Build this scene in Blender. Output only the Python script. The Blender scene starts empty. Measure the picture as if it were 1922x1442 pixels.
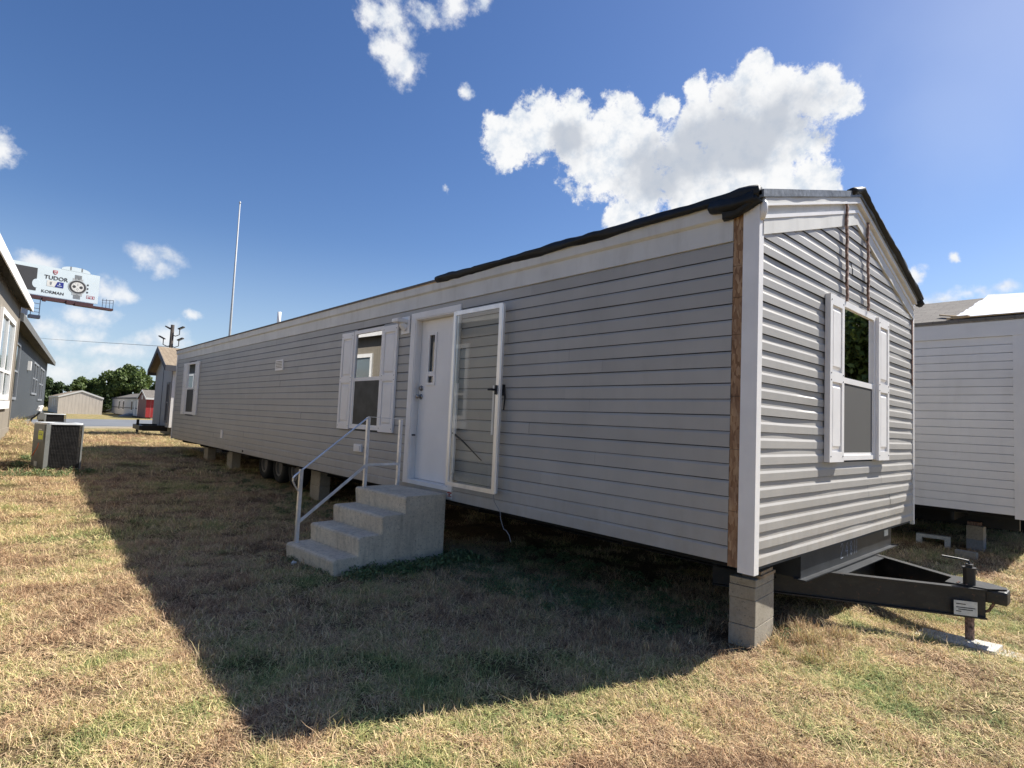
import bpy, bmesh, math, random
import numpy as np
from mathutils import Vector, Matrix
random.seed(7); rng = np.random.default_rng(7)
SC = bpy.context.scene
COL = SC.collection
R = math.radians

# ------------------------------------------------------------------ camera
cam = bpy.data.cameras.new("camera"); camo = bpy.data.objects.new("camera", cam); COL.objects.link(camo)
RM = ((0.7403, -0.0778, -0.6678), (-0.6707, -0.0189, -0.7414), (0.0450, 0.9968, -0.0665))
m = Matrix(RM).to_4x4(); m.translation = (-4.031, -1.849, 1.6)
camo.matrix_world = m
cam.sensor_width = 36; cam.lens = 1065 / 1922 * 36; cam.clip_start = 0.05; cam.clip_end = 3000
SC.camera = camo
SC.view_settings.view_transform = 'Standard'; SC.view_settings.look = 'None'
SC.view_settings.exposure = EXPOSURE = 0.86
SC.view_settings.gamma = 1

# ------------------------------------------------------------------ node helpers
def newmat(name):
    mt = bpy.data.materials.new(name); mt.use_nodes = True
    nt = mt.node_tree; b = nt.nodes['Principled BSDF']; return mt, nt, b
def N(nt, typ, **kw):
    n = nt.nodes.new(typ)
    for k, v in kw.items():
        if k == 'ins':
            for a, c in v.items(): n.inputs[a].default_value = c
        else: setattr(n, k, v)
    return n
def noise(nt, vec, scale, detail=4, rough=.55, dist=0):
    n = N(nt, 'ShaderNodeTexNoise'); n.inputs['Scale'].default_value = scale
    n.inputs['Detail'].default_value = detail; n.inputs['Roughness'].default_value = rough
    n.inputs['Distortion'].default_value = dist
    if vec: nt.links.new(vec, n.inputs['Vector'])
    return n.outputs['Fac']
def ramp(nt, fac, stops, interp='LINEAR'):
    r = N(nt, 'ShaderNodeValToRGB'); r.color_ramp.interpolation = interp
    el = r.color_ramp.elements
    while len(el) < len(stops): el.new(.5)
    for e, (p, c) in zip(el, stops):
        e.position = p; e.color = (*c, 1) if not isinstance(c, (int, float)) else (c, c, c, 1)
    nt.links.new(fac, r.inputs['Fac']); return r.outputs['Color']
def mixc(nt, fac, a, b, mode='MIX'):
    n = N(nt, 'ShaderNodeMix', data_type='RGBA', blend_type=mode)
    for s, v in ((0, fac), (6, a), (7, b)):
        if isinstance(v, (int, float)): n.inputs[s].default_value = v
        elif isinstance(v, tuple): n.inputs[s].default_value = (*v, 1)
        else: nt.links.new(v, n.inputs[s])
    return n.outputs[2]
def math_(nt, op, a, b=None, c=None, clamp=False):
    n = N(nt, 'ShaderNodeMath', operation=op); n.use_clamp = clamp
    for i, v in enumerate((a, b, c)):
        if v is None: continue
        if isinstance(v, (int, float)): n.inputs[i].default_value = v
        else: nt.links.new(v, n.inputs[i])
    return n.outputs[0]
def pos(nt): return N(nt, 'ShaderNodeNewGeometry').outputs['Position']
def vscale(nt, vec, s):
    n = N(nt, 'ShaderNodeVectorMath', operation='MULTIPLY'); nt.links.new(vec, n.inputs[0]); n.inputs[1].default_value = s
    return n.outputs[0]
def bump(nt, b, h, strength=.3, dist=.01):
    n = N(nt, 'ShaderNodeBump'); n.inputs['Strength'].default_value = strength; n.inputs['Distance'].default_value = dist
    nt.links.new(h, n.inputs['Height']); nt.links.new(n.outputs[0], b.inputs['Normal'])

def paint(name, col, rough=.5, var=.06, scale=6, metal=0, bumps=0, bscale=60, stretch=(1, 1, 1), dirt=0, spec=.4):
    """a painted / plain surface with faint uneven tone, dirt and surface grain"""
    mt, nt, b = newmat(name); p = vscale(nt, pos(nt), stretch)
    f = noise(nt, p, scale, 5)
    lo = tuple(c * (1 - var * 2) for c in col); hi = tuple(min(1, c * (1 + var * 2)) for c in col)
    c = ramp(nt, f, [(.3, lo), (.7, hi)])
    if dirt:
        d = ramp(nt, noise(nt, vscale(nt, pos(nt), (3, 3, .6)), 2.3, 7, .65), [(.5, 0.0), (.75, 1.0)])
        c = mixc(nt, math_(nt, 'MULTIPLY', d, dirt), c, tuple(x * .55 for x in (col[0], col[1] * .94, col[2] * .85)))
    nt.links.new(c, b.inputs['Base Color'])
    b.inputs['Roughness'].default_value = rough; b.inputs['Metallic'].default_value = metal
    b.inputs['Specular IOR Level'].default_value = spec
    if bumps: bump(nt, b, noise(nt, pos(nt), bscale, 4), bumps, .005)
    return mt

M = {}
M['vinyl_grey'] = paint('vinyl_grey', (.41, .393, .362), .45, .035, 1.6, bumps=.12, bscale=90, dirt=.12)
def board_tone(mt):
    nt = mt.node_tree; b = nt.nodes['Principled BSDF']; l = b.inputs['Base Color'].links[0]; src = l.from_socket
    rnd = N(nt, 'ShaderNodeNewGeometry').outputs['Random Per Island']; v = N(nt, 'ShaderNodeMapRange'); nt.links.new(rnd, v.inputs[0]); v.inputs[3].default_value = .955; v.inputs[4].default_value = 1.045
    hs = N(nt, 'ShaderNodeHueSaturation'); nt.links.new(v.outputs[0], hs.inputs['Value']); nt.links.new(src, hs.inputs['Color'])
    # rain-splashed dust low on the wall
    sx = N(nt, 'ShaderNodeSeparateXYZ'); nt.links.new(pos(nt), sx.inputs[0]); lo = N(nt, 'ShaderNodeMapRange'); nt.links.new(sx.outputs['Z'], lo.inputs[0]); lo.inputs[1].default_value = 1.15; lo.inputs[2].default_value = .62
    dn = ramp(nt, noise(nt, vscale(nt, pos(nt), (2.5, 2.5, 1.2)), 3, 7, .7), [(.42, 0.0), (.7, 1.0)])
    c = mixc(nt, math_(nt, 'MULTIPLY', math_(nt, 'MULTIPLY', lo.outputs[0], dn), .45), hs.outputs[0], (.30, .25, .19))
    nt.links.new(c, b.inputs['Base Color'])
board_tone(M['vinyl_grey'])
M['vinyl_grey_end'] = M['vinyl_grey']
M['white'] = paint('white_trim', (.82, .80, .77), .4, .03, 3, dirt=.15)
M['frieze'] = paint('frieze_board', (.66, .65, .61), .55, .04, 2, bumps=.15, bscale=40, dirt=.3)
M['white_plastic'] = paint('white_plastic', (.82, .80, .775), .42, .02, 4, bumps=.05, bscale=120)
M['door'] = paint('door_paint', (.83, .81, .78), .35, .02, 2, bumps=.04, bscale=150)
M['alu'] = paint('aluminium', (.84, .84, .83), .3, .05, 8, metal=.6, stretch=(1, 1, .2))
M['chrome'] = paint('galvanised', (.8, .8, .8), .32, .08, 12, metal=.6)
M['tarp'] = paint('black_underlayment', (.012, .013, .014), .55, .2, 8, bumps=.5, bscale=14)
M['tarp_sunlit'] = paint('sunlit_underlayment', (.12, .13, .14), .45, .25, 22, bumps=.7, bscale=30)  # lit copy of the black felt, sunlight put into its grey
M['black'] = paint('black_paint', (.009, .0095, .011), .42, .15, 6, bumps=.1, bscale=40, dirt=.0)
M['steel_grey'] = paint('chassis_paint', (.022, .025, .029), .5, .2, 5, bumps=.15, bscale=30)
def scuffed():
    mt, nt, b = newmat('scuffed_black_paint'); p = pos(nt)
    c = ramp(nt, noise(nt, p, 7, 6, .6), [(.3, (.008, .009, .010)), (.7, (.017, .018, .02))])
    ru = ramp(nt, noise(nt, p, 26, 8, .72), [(.60, 0.0), (.68, 1.0)]); c = mixc(nt, math_(nt, 'MULTIPLY', ru, .8), c, (.11, .05, .028))
    du = ramp(nt, noise(nt, vscale(nt, p, (1, 1, 2)), 5, 7, .7), [(.5, 0.0), (.8, 1.0)]); c = mixc(nt, math_(nt, 'MULTIPLY', du, .35), c, (.10, .085, .065))
    nt.links.new(c, b.inputs['Base Color']); b.inputs['Roughness'].default_value = .48; bump(nt, b, noise(nt, p, 60, 5), .3, .004); return mt
M['scuffed'] = scuffed()
M['rust'] = paint('rusty_strap', (.22, .14, .11), .8, .45, 40, bumps=.5, bscale=60)
M['rubber'] = paint('tyre_rubber', (.014, .014, .014), .8, .15, 20)
M['rim'] = paint('wheel_rim', (.16, .155, .15), .5, .1, 20)
M['knob'] = paint('satin_nickel', (.35, .34, .33), .35, .08, 12, metal=.9)
M['cable'] = paint('cable', (.06, .06, .06), .5)
M['belly'] = paint('belly_sheet', (.006, .006, .0065), .8, .2, 3, bumps=.4, bscale=8)
M['ply'] = paint('raw_plywood', (.5, .36, .2), .8, .12, 7, stretch=(1, .2, 1), bumps=.2)
M['tape'] = paint('yellow_label', (.62, .66, .06), .5, .03)
M['red'] = paint('red_paint', (.34, .028, .03), .6, .08, 3)
M['orange_wire'] = paint('orange_wire', (.6, .16, .08), .5)
M['ink'] = paint('dark_ink', (.05, .05, .055), .6)
M['blue'] = paint('blue_print', (.02, .03, .22), .5)
M['maroon'] = paint('maroon_steel', (.06, .022, .026), .6, .15, 2)
M['navy'] = paint('navy_steel', (.03, .035, .06), .6, .15, 2)
M['poster'] = paint('poster_white', (.62, .70, .74), .5, .02, .3)
M['wood_old'] = paint('weathered_wood', (.30, .22, .14), .8, .2, 9, bumps=.3)
M['yellow_pole'] = paint('yellow_wood_pole', (.16, .10, .035), .8, .2, 6)
M['dark_pole'] = paint('dark_wood_pole', (.045, .035, .03), .8, .2, 6)
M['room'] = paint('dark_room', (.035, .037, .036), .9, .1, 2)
M['sticker'] = paint('sticker_paper', (.62, .62, .58), .5, .06, 40)
M['brown_siding'] = paint('taupe_panel', (.235, .205, .165), .75, .05, 2, bumps=.3, bscale=60, stretch=(3, 3, .4))
M['slate_siding'] = paint('slate_panel', (.048, .056, .064), .75, .06, 2, bumps=.3, bscale=60, stretch=(3, 3, .4))
M['soffit_shaded'] = paint('soffit', (.055, .05, .036), .8, .1, 4)  # dark tone holds the shadow between the wooden slats
M['tan_siding'] = paint('tan_panel', (.56, .50, .43), .75, .05, 2, stretch=(3, 3, .3))
M['light_siding'] = paint('light_panel', (.50, .50, .49), .7, .04, 2)
M['white_siding'] = paint('white_lap', (.70, .69, .68), .5, .03, 1.5, bumps=.1, bscale=80, dirt=.15)
M['membrane'] = paint('white_membrane', (.78, .78, .78), .35, .04, 4)
M['fascia_grey'] = paint('fascia_grey', (.12, .12, .115), .7, .05, 2)
M['slate_trim'] = paint('slate_trim', (.2, .215, .235), .6, .05, 2)
M['dark_trim'] = paint('dark_trim', (.09, .09, .1), .7, .05, 2)
M['pale_trim'] = paint('pale_trim', (.66, .65, .62), .6, .03, 2)
M['shaded_red'] = paint('shaded_red', (.2, .1, .09), .7, .08, 2)
M['emblem_red'] = paint('emblem_red', (.4, .04, .05), .6)
M['mid_grey'] = paint('mid_grey', (.22, .23, .24), .6)
M['light_grey'] = paint('light_grey', (.42, .44, .45), .6)
M['pale_steel'] = paint('pale_steel', (.42, .43, .44), .5, .05, 3)
M['dark_wall'] = paint('dark_wall', (.07, .075, .08), .8, .1, 2)

def concrete(name, col, dark, stain=.5, sc=1.0):
    mt, nt, b = newmat(name); p = pos(nt)
    c = ramp(nt, noise(nt, p, 3.5 * sc, 8, .7), [(.3, dark), (.7, col)])
    st = ramp(nt, noise(nt, vscale(nt, p, (6, 6, .7)), 3, 6, .6), [(.5, 0.0), (.72, 1.0)])
    c = mixc(nt, math_(nt, 'MULTIPLY', st, stain), c, tuple(x * .62 for x in dark))
    blot = ramp(nt, noise(nt, p, 26, 6, .75), [(.34, .82), (.5, 1.0), (.68, 1.08)])
    c = mixc(nt, 1.0, c, blot, 'MULTIPLY')
    pit = ramp(nt, noise(nt, p, 60 * sc, 3, .6), [(.33, 0.0), (.4, 1.0)])
    c = mixc(nt, pit, tuple(x * .6 for x in dark), c)
    nt.links.new(c, b.inputs['Base Color']); b.inputs['Roughness'].default_value = .9
    h = math_(nt, 'ADD', noise(nt, p, 120 * sc, 5, .7), math_(nt, 'MULTIPLY', noise(nt, p, 14, 4), .7))
    bump(nt, b, h, .6, .006); return mt
M['step'] = concrete('precast_concrete', (.74, .645, .49), (.57, .49, .37), .65)
M['block'] = concrete('block_concrete', (.36, .32, .255), (.30, .265, .205), .2)
M['block_grey'] = concrete('block_grey', (.26, .265, .27), (.19, .195, .2), .2)
M['paver'] = concrete('cap_block', (.66, .64, .58), (.45, .44, .4), .3)

def osb():
    mt, nt, b = newmat('osb_strand_board'); p = pos(nt)
    v = N(nt, 'ShaderNodeTexVoronoi'); v.inputs['Scale'].default_value = 55
    nt.links.new(vscale(nt, p, (1, 1.2, .35)), v.inputs['Vector'])
    bw = N(nt, 'ShaderNodeSeparateColor'); nt.links.new(v.outputs['Color'], bw.inputs[0])
    c = ramp(nt, bw.outputs[0], [(0, (.22, .115, .055)), (.5, (.36, .21, .11)), (1, (.5, .33, .19))])
    st = ramp(nt, noise(nt, p, 5, 5), [(.4, 0.0), (.7, 1.0)])
    c = mixc(nt, math_(nt, 'MULTIPLY', st, .5), c, (.13, .07, .05))
    nt.links.new(c, b.inputs['Base Color']); b.inputs['Roughness'].default_value = .85
    bump(nt, b, bw.outputs[0], .4, .004); return mt
M['osb'] = osb()

def shingle(name, a, c_):
    mt, nt, b = newmat(name); p = pos(nt)
    br = N(nt, 'ShaderNodeTexBrick'); br.inputs['Scale'].default_value = 1
    br.inputs['Brick Width'].default_value = .3; br.inputs['Row Height'].default_value = .14; br.inputs['Mortar Size'].default_value = .006
    br.inputs['Color1'].default_value = (*a, 1); br.inputs['Color2'].default_value = (*c_, 1); br.inputs['Mortar'].default_value = (*[x * .4 for x in a], 1)
    sx = N(nt, 'ShaderNodeSeparateXYZ'); nt.links.new(p, sx.inputs[0])
    cb = N(nt, 'ShaderNodeCombineXYZ'); nt.links.new(sx.outputs['Y'], cb.inputs['X']); nt.links.new(math_(nt, 'MULTIPLY', sx.outputs['X'], 1.05), cb.inputs['Y'])
    nt.links.new(cb.outputs[0], br.inputs['Vector'])
    c = mixc(nt, .45, br.outputs['Color'], ramp(nt, noise(nt, p, 9, 7, .7), [(.3, tuple(x * .7 for x in a)), (.7, c_)]))
    nt.links.new(c, b.inputs['Base Color']); b.inputs['Roughness'].default_value = .95
    bump(nt, b, noise(nt, p, 60, 3), .5, .01); return mt
M['shingle'] = shingle('brown_shingle', (.13, .115, .1), (.2, .18, .155))
M['shingle_tan'] = shingle('tan_shingle', (.23, .175, .12), (.33, .26, .18))

def glass(name, tint=(.75, .8, .78), refl=1.0, trans=.8):
    mt = bpy.data.materials.new(name); mt.use_nodes = True; nt = mt.node_tree; nt.nodes.clear()
    o = N(nt, 'ShaderNodeOutputMaterial'); t = N(nt, 'ShaderNodeBsdfTransparent'); t.inputs[0].default_value = (*[x * trans for x in tint], 1)
    g = N(nt, 'ShaderNodeBsdfGlossy'); g.inputs['Roughness'].default_value = 0.0; g.inputs[0].default_value = (1, 1, 1, 1)
    f = N(nt, 'ShaderNodeLayerWeight'); f.inputs[0].default_value = .5
    sch = math_(nt, 'ADD', .045, math_(nt, 'MULTIPLY', math_(nt, 'POWER', f.outputs['Facing'], 4.5), .95))
    fm = math_(nt, 'MULTIPLY', sch, refl, clamp=True)
    mx = N(nt, 'ShaderNodeMixShader'); nt.links.new(fm, mx.inputs[0]); nt.links.new(t.outputs[0], mx.inputs[1]); nt.links.new(g.outputs[0], mx.inputs[2])
    nt.links.new(mx.outputs[0], o.inputs[0])
    return mt
M['glass'] = glass('window_glass', (.7, .78, .74), 4.2, .5)
M['storm_glass'] = glass('storm_door_glass', (.95, .96, .93), .8, .97)
M['screen_dark'] = paint('dark_insect_screen', (.03, .031, .03), .5, .3, 5)
M['screen'] = paint('insect_screen', (.085, .083, .078), .8, .05, 300)

# ------------------------------------------------------------------ mesh builder
KEEP = {'siding', 'tree_dummy', 'lettering', 'number_text', 'chalk_number', 'print', 'watch_picture', 'coil_guard', 'fan_grille', 'logo_frame', 'panel_groove', 'soffit_vent', 'badge_print', 'louvre', 'crown_emblem', 'roof', 'fascia', 'crown', 'emblem'}
class MB:
    def __init__(s): s.v = []; s.f = []
    def face(s, *pts):
        i = len(s.v); s.v += [tuple(p) for p in pts]; s.f.append(tuple(range(i, i + len(pts)))); return s
    def box(s, a, b, M4=None, chamfer=0):
        x0, y0, z0 = [min(p, q) for p, q in zip(a, b)]; x1, y1, z1 = [max(p, q) for p, q in zip(a, b)]
        P = [(x0, y0, z0), (x1, y0, z0), (x1, y1, z0), (x0, y1, z0), (x0, y0, z1), (x1, y0, z1), (x1, y1, z1), (x0, y1, z1)]
        F = [(0, 3, 2, 1), (4, 5, 6, 7), (0, 1, 5, 4), (1, 2, 6, 5), (2, 3, 7, 6), (3, 0, 4, 7)]
        if chamfer:
            bm = bmesh.new(); vs = [bm.verts.new(p) for p in P]
            for f in F: bm.faces.new([vs[i] for i in f])
            bmesh.ops.bevel(bm, geom=bm.edges[:], offset=chamfer, segments=2, profile=.6, affect='EDGES')
            bm.verts.ensure_lookup_table(); P = [tuple(v.co) for v in bm.verts]; F = [tuple(v.index for v in f.verts) for f in bm.faces]
            bm.free()
        i = len(s.v)
        if M4: P = [tuple(M4 @ Vector(p)) for p in P]
        s.v += P; s.f += [tuple(j + i for j in f) for f in F]; return s
    def prism(s, poly, d):
        """poly: 3-D loop, d: extrusion vector"""
        n = len(poly); i = len(s.v); d = Vector(d)
        s.v += [tuple(p) for p in poly] + [tuple(Vector(p) + d) for p in poly]
        s.f.append(tuple(i + k for k in range(n))[::-1]); s.f.append(tuple(i + n + k for k in range(n)))
        for k in range(n): s.f.append((i + k, i + (k + 1) % n, i + n + (k + 1) % n, i + n + k))
        return s
    def tube(s, pts, r, n=8, cap=True, rz=None):
        pts = [Vector(p) for p in pts]; rs = r if isinstance(r, (list, tuple)) else [r] * len(pts)
        i0 = len(s.v); prev = None
        for k, p in enumerate(pts):
            t = (pts[min(k + 1, len(pts) - 1)] - pts[max(k - 1, 0)]).normalized()
            if prev is None:
                a = Vector((0, 0, 1)) if abs(t.z) < .9 else Vector((1, 0, 0)); prev = t.cross(a).normalized()
            u = (prev - t * prev.dot(t)).normalized(); w = t.cross(u); prev = u
            for j in range(n):
                an = 2 * math.pi * j / n + (rz or 0); s.v.append(tuple(p + (u * math.cos(an) + w * math.sin(an)) * rs[k]))
        for k in range(len(pts) - 1):
            for j in range(n):
                a = i0 + k * n + j; b = i0 + k * n + (j + 1) % n; s.f.append((a, b, b + n, a + n))
        if cap: s.f.append(tuple(i0 + j for j in range(n))[::-1]); s.f.append(tuple(i0 + (len(pts) - 1) * n + j for j in range(n)))
        return s
    def bar(s, a, b, w, h, up=(0, 0, 1)):
        a = Vector(a); b = Vector(b); t = (b - a).normalized(); up = Vector(up); sd = t.cross(up)
        if sd.length < 1e-4: sd = t.cross(Vector((1, 0, 0)))
        sd.normalize(); up2 = sd.cross(t).normalized()
        q = [a + sd * w / 2 * i + up2 * h / 2 * j for i, j in ((-1, -1), (1, -1), (1, 1), (-1, 1))]
        return s.prism(q, b - a)
    def disc(s, c, nrm, r, th, n=20, ry=None, r0=0):
        c = Vector(c); nrm = Vector(nrm).normalized(); a = Vector((0, 0, 1)) if abs(nrm.z) < .9 else Vector((1, 0, 0))
        u = nrm.cross(a).normalized(); w = u.cross(nrm)
        P = [c + u * math.cos(2 * math.pi * k / n) * r + w * math.sin(2 * math.pi * k / n) * (ry or r) for k in range(n)]
        if r0:
            Q = [c + u * math.cos(2 * math.pi * k / n) * r0 + w * math.sin(2 * math.pi * k / n) * r0 * ((ry or r) / r) for k in range(n)]
            for k in range(n):
                k2 = (k + 1) % n; s.prism([P[k], P[k2], Q[k2], Q[k]], nrm * th)
            return s
        return s.prism(P, nrm * th)
    def join(s, o):
        i = len(s.v); s.v += o.v; s.f += [tuple(j + i for j in f) for f in o.f]; return s
    def clusters(s, gap=.006):
        """groups of faces whose islands touch one another"""
        par = list(range(len(s.v)))
        def fd(i):
            while par[i] != i: par[i] = par[par[i]]; i = par[i]
            return i
        for f in s.f:
            r0 = fd(f[0])
            for j in f[1:]: par[fd(j)] = r0
        isl = {}
        for k, f in enumerate(s.f): isl.setdefault(fd(f[0]), []).append(k)
        if not 1 < len(isl) <= 60: return None
        keys = list(isl); bb = []
        for q in keys:
            P = [s.v[j] for k in isl[q] for j in s.f[k]]; bb.append([(min(p[a] for p in P) - gap, max(p[a] for p in P) + gap) for a in range(3)])
        g = list(range(len(keys)))
        def gd(i):
            while g[i] != i: i = g[i]
            return i
        for i in range(len(keys)):
            for j in range(i):
                if all(bb[i][a][0] < bb[j][a][1] and bb[j][a][0] < bb[i][a][1] for a in range(3)): g[gd(i)] = gd(j)
        out = {}
        for i, q in enumerate(keys): out.setdefault(gd(i), []).extend(isl[q])
        return list(out.values()) if len(out) > 1 else None
    def build(s, name, mat, parent=None, smooth=False, local=False, label=None):
        if parent is not None and name not in KEEP:
            cl = s.clusters()
            if cl and len(cl) <= 24:
                first = None
                for fs in cl:
                    mb = MB(); used = {}
                    for k in sorted(fs):
                        t = []
                        for j in s.f[k]:
                            if j not in used: used[j] = len(mb.v); mb.v.append(s.v[j])
                            t.append(used[j])
                        mb.f.append(tuple(t))
                    o = mb.build1(name, mat, parent, smooth, local, label); first = first or o
                return first
        return s.build1(name, mat, parent, smooth, local, label)
    def build1(s, name, mat, parent=None, smooth=False, local=False, label=None):
        me = bpy.data.meshes.new(name); v = s.v
        if parent is not None and not local:
            inv = WM(parent).inverted(); v = [tuple(inv @ Vector(p)) for p in v]
        me.from_pydata(v, [], s.f); me.validate()
        bm = bmesh.new(); bm.from_mesh(me); bmesh.ops.recalc_face_normals(bm, faces=bm.faces[:]); bm.to_mesh(me); bm.free()
        if smooth:
            me.polygons.foreach_set('use_smooth', [True] * len(me.polygons))
        me.materials.append(mat if not isinstance(mat, str) else M[mat])
        o = bpy.data.objects.new(name, me); COL.objects.link(o); o.parent = parent
        if label: o['label'] = label
        return o
WMC = {}
def WM(o):
    if o.name in WMC: return WMC[o.name]
    mm = Matrix.Translation(o.location) @ o.rotation_euler.to_matrix().to_4x4()
    if o.parent: mm = WM(o.parent) @ mm
    WMC[o.name] = mm; return mm
def thing(name, label, cat, loc=(0, 0, 0), rz=0, group=None):
    o = bpy.data.objects.new(name, None); COL.objects.link(o); o.location = loc; o.rotation_euler = (0, 0, rz)
    o.empty_display_size = .1
    o['label'] = label; o['category'] = cat
    if group: o['group'] = group
    return o
def tag(o, label, cat, group=None, kind=None):
    o['label'] = label; o['category'] = cat
    if group: o['group'] = group
    if kind: o['kind'] = kind
    return o
def copy_tree(o, parent=None):
    c = o.copy(); COL.objects.link(c); c.parent = parent
    for ch in [q for q in bpy.data.objects if q.parent == o and q is not c]: copy_tree(ch, c)
    return c
def text_mb(txt, size, origin, ux, uy, depth=.002, bold=0, squeeze=1.0, space=1.0):
    cu = bpy.data.curves.new('letters', 'FONT'); cu.body = txt; cu.size = size; cu.extrude = 0; cu.offset = bold; cu.resolution_u = 3
    cu.space_character = space
    ob = bpy.data.objects.new('letters', cu); COL.objects.link(ob)
    bpy.context.view_layer.update()
    me = bpy.data.meshes.new_from_object(ob.evaluated_get(bpy.context.evaluated_depsgraph_get()))
    mb = MB(); o = Vector(origin); ux = Vector(ux); uy = Vector(uy)
    mb.v = [tuple(o + ux * v.co.x * squeeze + uy * v.co.y) for v in me.vertices]; mb.f = [tuple(p.vertices) for p in me.polygons]
    bpy.data.objects.remove(ob); bpy.data.meshes.remove(me); return mb

# ------------------------------------------------------------------ terrain
def sstep(a, b, x):
    t = np.clip((x - a) / (b - a), 0, 1); return t * t * (3 - 2 * t)
def hz(x, y, micro=True):
    x = np.asarray(x, float); y = np.asarray(y, float)
    g = .20 * sstep(5, 17, y) + .22 * sstep(16, 24, y) - .52 * sstep(25, 35, y)
    g = g + .5 * sstep(-2.6, -3.7, x) * sstep(12.6, 16.5, y) * (1 - sstep(24, 34, y))
    g = g - .06 * sstep(1.2, 2.0, x) * (1 - sstep(-.4, .6, y)) * (1 - sstep(3.0, 5.0, x))
    if micro:
        g = g + .012 * np.sin(x * 2.1 + 1.3 * np.sin(y * 1.7)) * np.cos(y * 1.9 + .6 * x) + .006 * np.sin(x * 6.3 + y * 4.1) * np.cos(y * 7.7 - x * 2.2)
    return g
def hzf(x, y): return float(hz(x, y, False))
def grid_mesh(name, xs, ys, zoff=0, mat='ground'):
    X, Y = np.meshgrid(xs, ys); Z = hz(X, Y) + zoff; far = np.maximum(np.abs(X), np.abs(Y)) > 60
    V = np.stack([X, Y, Z], -1).reshape(-1, 3); nx = len(xs)
    F = [(j * nx + i, j * nx + i + 1, (j + 1) * nx + i + 1, (j + 1) * nx + i) for j in range(len(ys) - 1) for i in range(nx - 1)]
    me = bpy.data.meshes.new(name); me.from_pydata(V.tolist(), [], F); me.materials.append(M[mat])
    me.polygons.foreach_set('use_smooth', [True] * len(me.polygons))
    o = bpy.data.objects.new(name, me); COL.objects.link(o); return o

def ground_colours(nt, p):
    """patchy dry / green turf colour at a world position"""
    n1 = noise(nt, p, .95, 6, .62, .6); n2 = noise(nt, p, 4.2, 5, .6); n3 = noise(nt, p, 38, 3, .6)
    n0 = noise(nt, p, .38, 3, .5)
    s = math_(nt, 'ADD', math_(nt, 'MULTIPLY', n0, .3), math_(nt, 'ADD', math_(nt, 'MULTIPLY', n1, .55), math_(nt, 'MULTIPLY', n2, .42)))
    s = math_(nt, 'SUBTRACT', s, .135)
    return s, n3
def mk_ground():
    mt, nt, b = newmat('dry_turf_soil'); p = pos(nt)
    s, n3 = ground_colours(nt, p)
    c = ramp(nt, s, [(.36, (.15, .10, .06)), (.47, (.27, .19, .105)), (.55, (.22, .17, .08)), (.63, (.10, .11, .04))])
    c = mixc(nt, ramp(nt, n3, [(.35, 0.0), (.6, 1.0)]), (.08, .055, .035), c)
    # farther off the blades merge into one paler straw tone
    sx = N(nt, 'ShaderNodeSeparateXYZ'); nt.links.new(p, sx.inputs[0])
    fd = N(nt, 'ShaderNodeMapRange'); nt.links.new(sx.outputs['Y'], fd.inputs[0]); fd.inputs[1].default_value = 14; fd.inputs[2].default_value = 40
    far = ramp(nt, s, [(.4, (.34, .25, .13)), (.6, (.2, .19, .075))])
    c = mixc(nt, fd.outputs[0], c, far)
    nt.links.new(c, b.inputs['Base Color']); b.inputs['Roughness'].default_value = 1; b.inputs['Specular IOR Level'].default_value = .1
    bump(nt, b, math_(nt, 'ADD', n3, noise(nt, p, 120, 4)), 1, .02)
    return mt
M['ground'] = mk_ground()
def mk_blade(name, tint=None):
    mt, nt, b = newmat(name); p = pos(nt)
    s, n3 = ground_colours(nt, p)
    rnd = N(nt, 'ShaderNodeNewGeometry').outputs['Random Per Island']
    r2 = N(nt, 'ShaderNodeObjectInfo').outputs['Random']
    jit = math_(nt, 'MULTIPLY', math_(nt, 'SUBTRACT', rnd, .5), .2)
    q = math_(nt, 'ADD', s, math_(nt, 'ADD', jit, math_(nt, 'MULTIPLY', math_(nt, 'SUBTRACT', r2, .5), .07)))
    c = ramp(nt, q, [(.34, (.34, .21, .12)), (.41, (.60, .41, .25)), (.475, (.80, .60, .37)), (.525, (.74, .60, .31)), (.58, (.52, .50, .20)), (.66, (.25, .33, .12))])
    sp = N(nt, 'ShaderNodeMath', operation='FRACT'); nt.links.new(math_(nt, 'MULTIPLY', rnd, 17.3), sp.inputs[0])
    v = N(nt, 'ShaderNodeMapRange'); nt.links.new(sp.outputs[0], v.inputs[0]); v.inputs[3].default_value = .5; v.inputs[4].default_value = 1.35
    hs = N(nt, 'ShaderNodeHueSaturation'); nt.links.new(v.outputs[0], hs.inputs['Value']); nt.links.new(c, hs.inputs['Color'])
    cc = hs.outputs[0]
    if tint: cc = mixc(nt, .85, cc, ramp(nt, rnd, [(0, tuple(x * .6 for x in tint)), (1, tint)]))
    nt.links.new(cc, b.inputs['Base Color']); b.inputs['Roughness'].default_value = .7; b.inputs['Specular IOR Level'].default_value = .25
    tr = N(nt, 'ShaderNodeBsdfTranslucent'); nt.links.new(cc, tr.inputs[0]); mx = N(nt, 'ShaderNodeMixShader'); mx.inputs[0].default_value = .25
    out = nt.nodes['Material Output']; nt.links.new(b.outputs[0], mx.inputs[1]); nt.links.new(tr.outputs[0], mx.inputs[2]); nt.links.new(mx.outputs[0], out.inputs[0])
    return mt
M['blade'] = mk_blade('grass_blades')
M['weed'] = mk_blade('weed_leaves', (.10, .19, .075))
xs = np.concatenate([[-1500, -600, -250, -120, -60, -30], np.arange(-18, 12, .22), np.arange(12, 40, 2), [45, 60, 90, 160, 300, 700, 1500]])
ys = np.concatenate([[-1500, -500, -150, -60, -25, -12], np.arange(-8, 20, .22), np.arange(20, 60, 1.0), np.arange(60, 130, 5), [150, 200, 300, 600, 1500]])
g = grid_mesh('ground', xs, ys); g['kind'] = 'structure'

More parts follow.
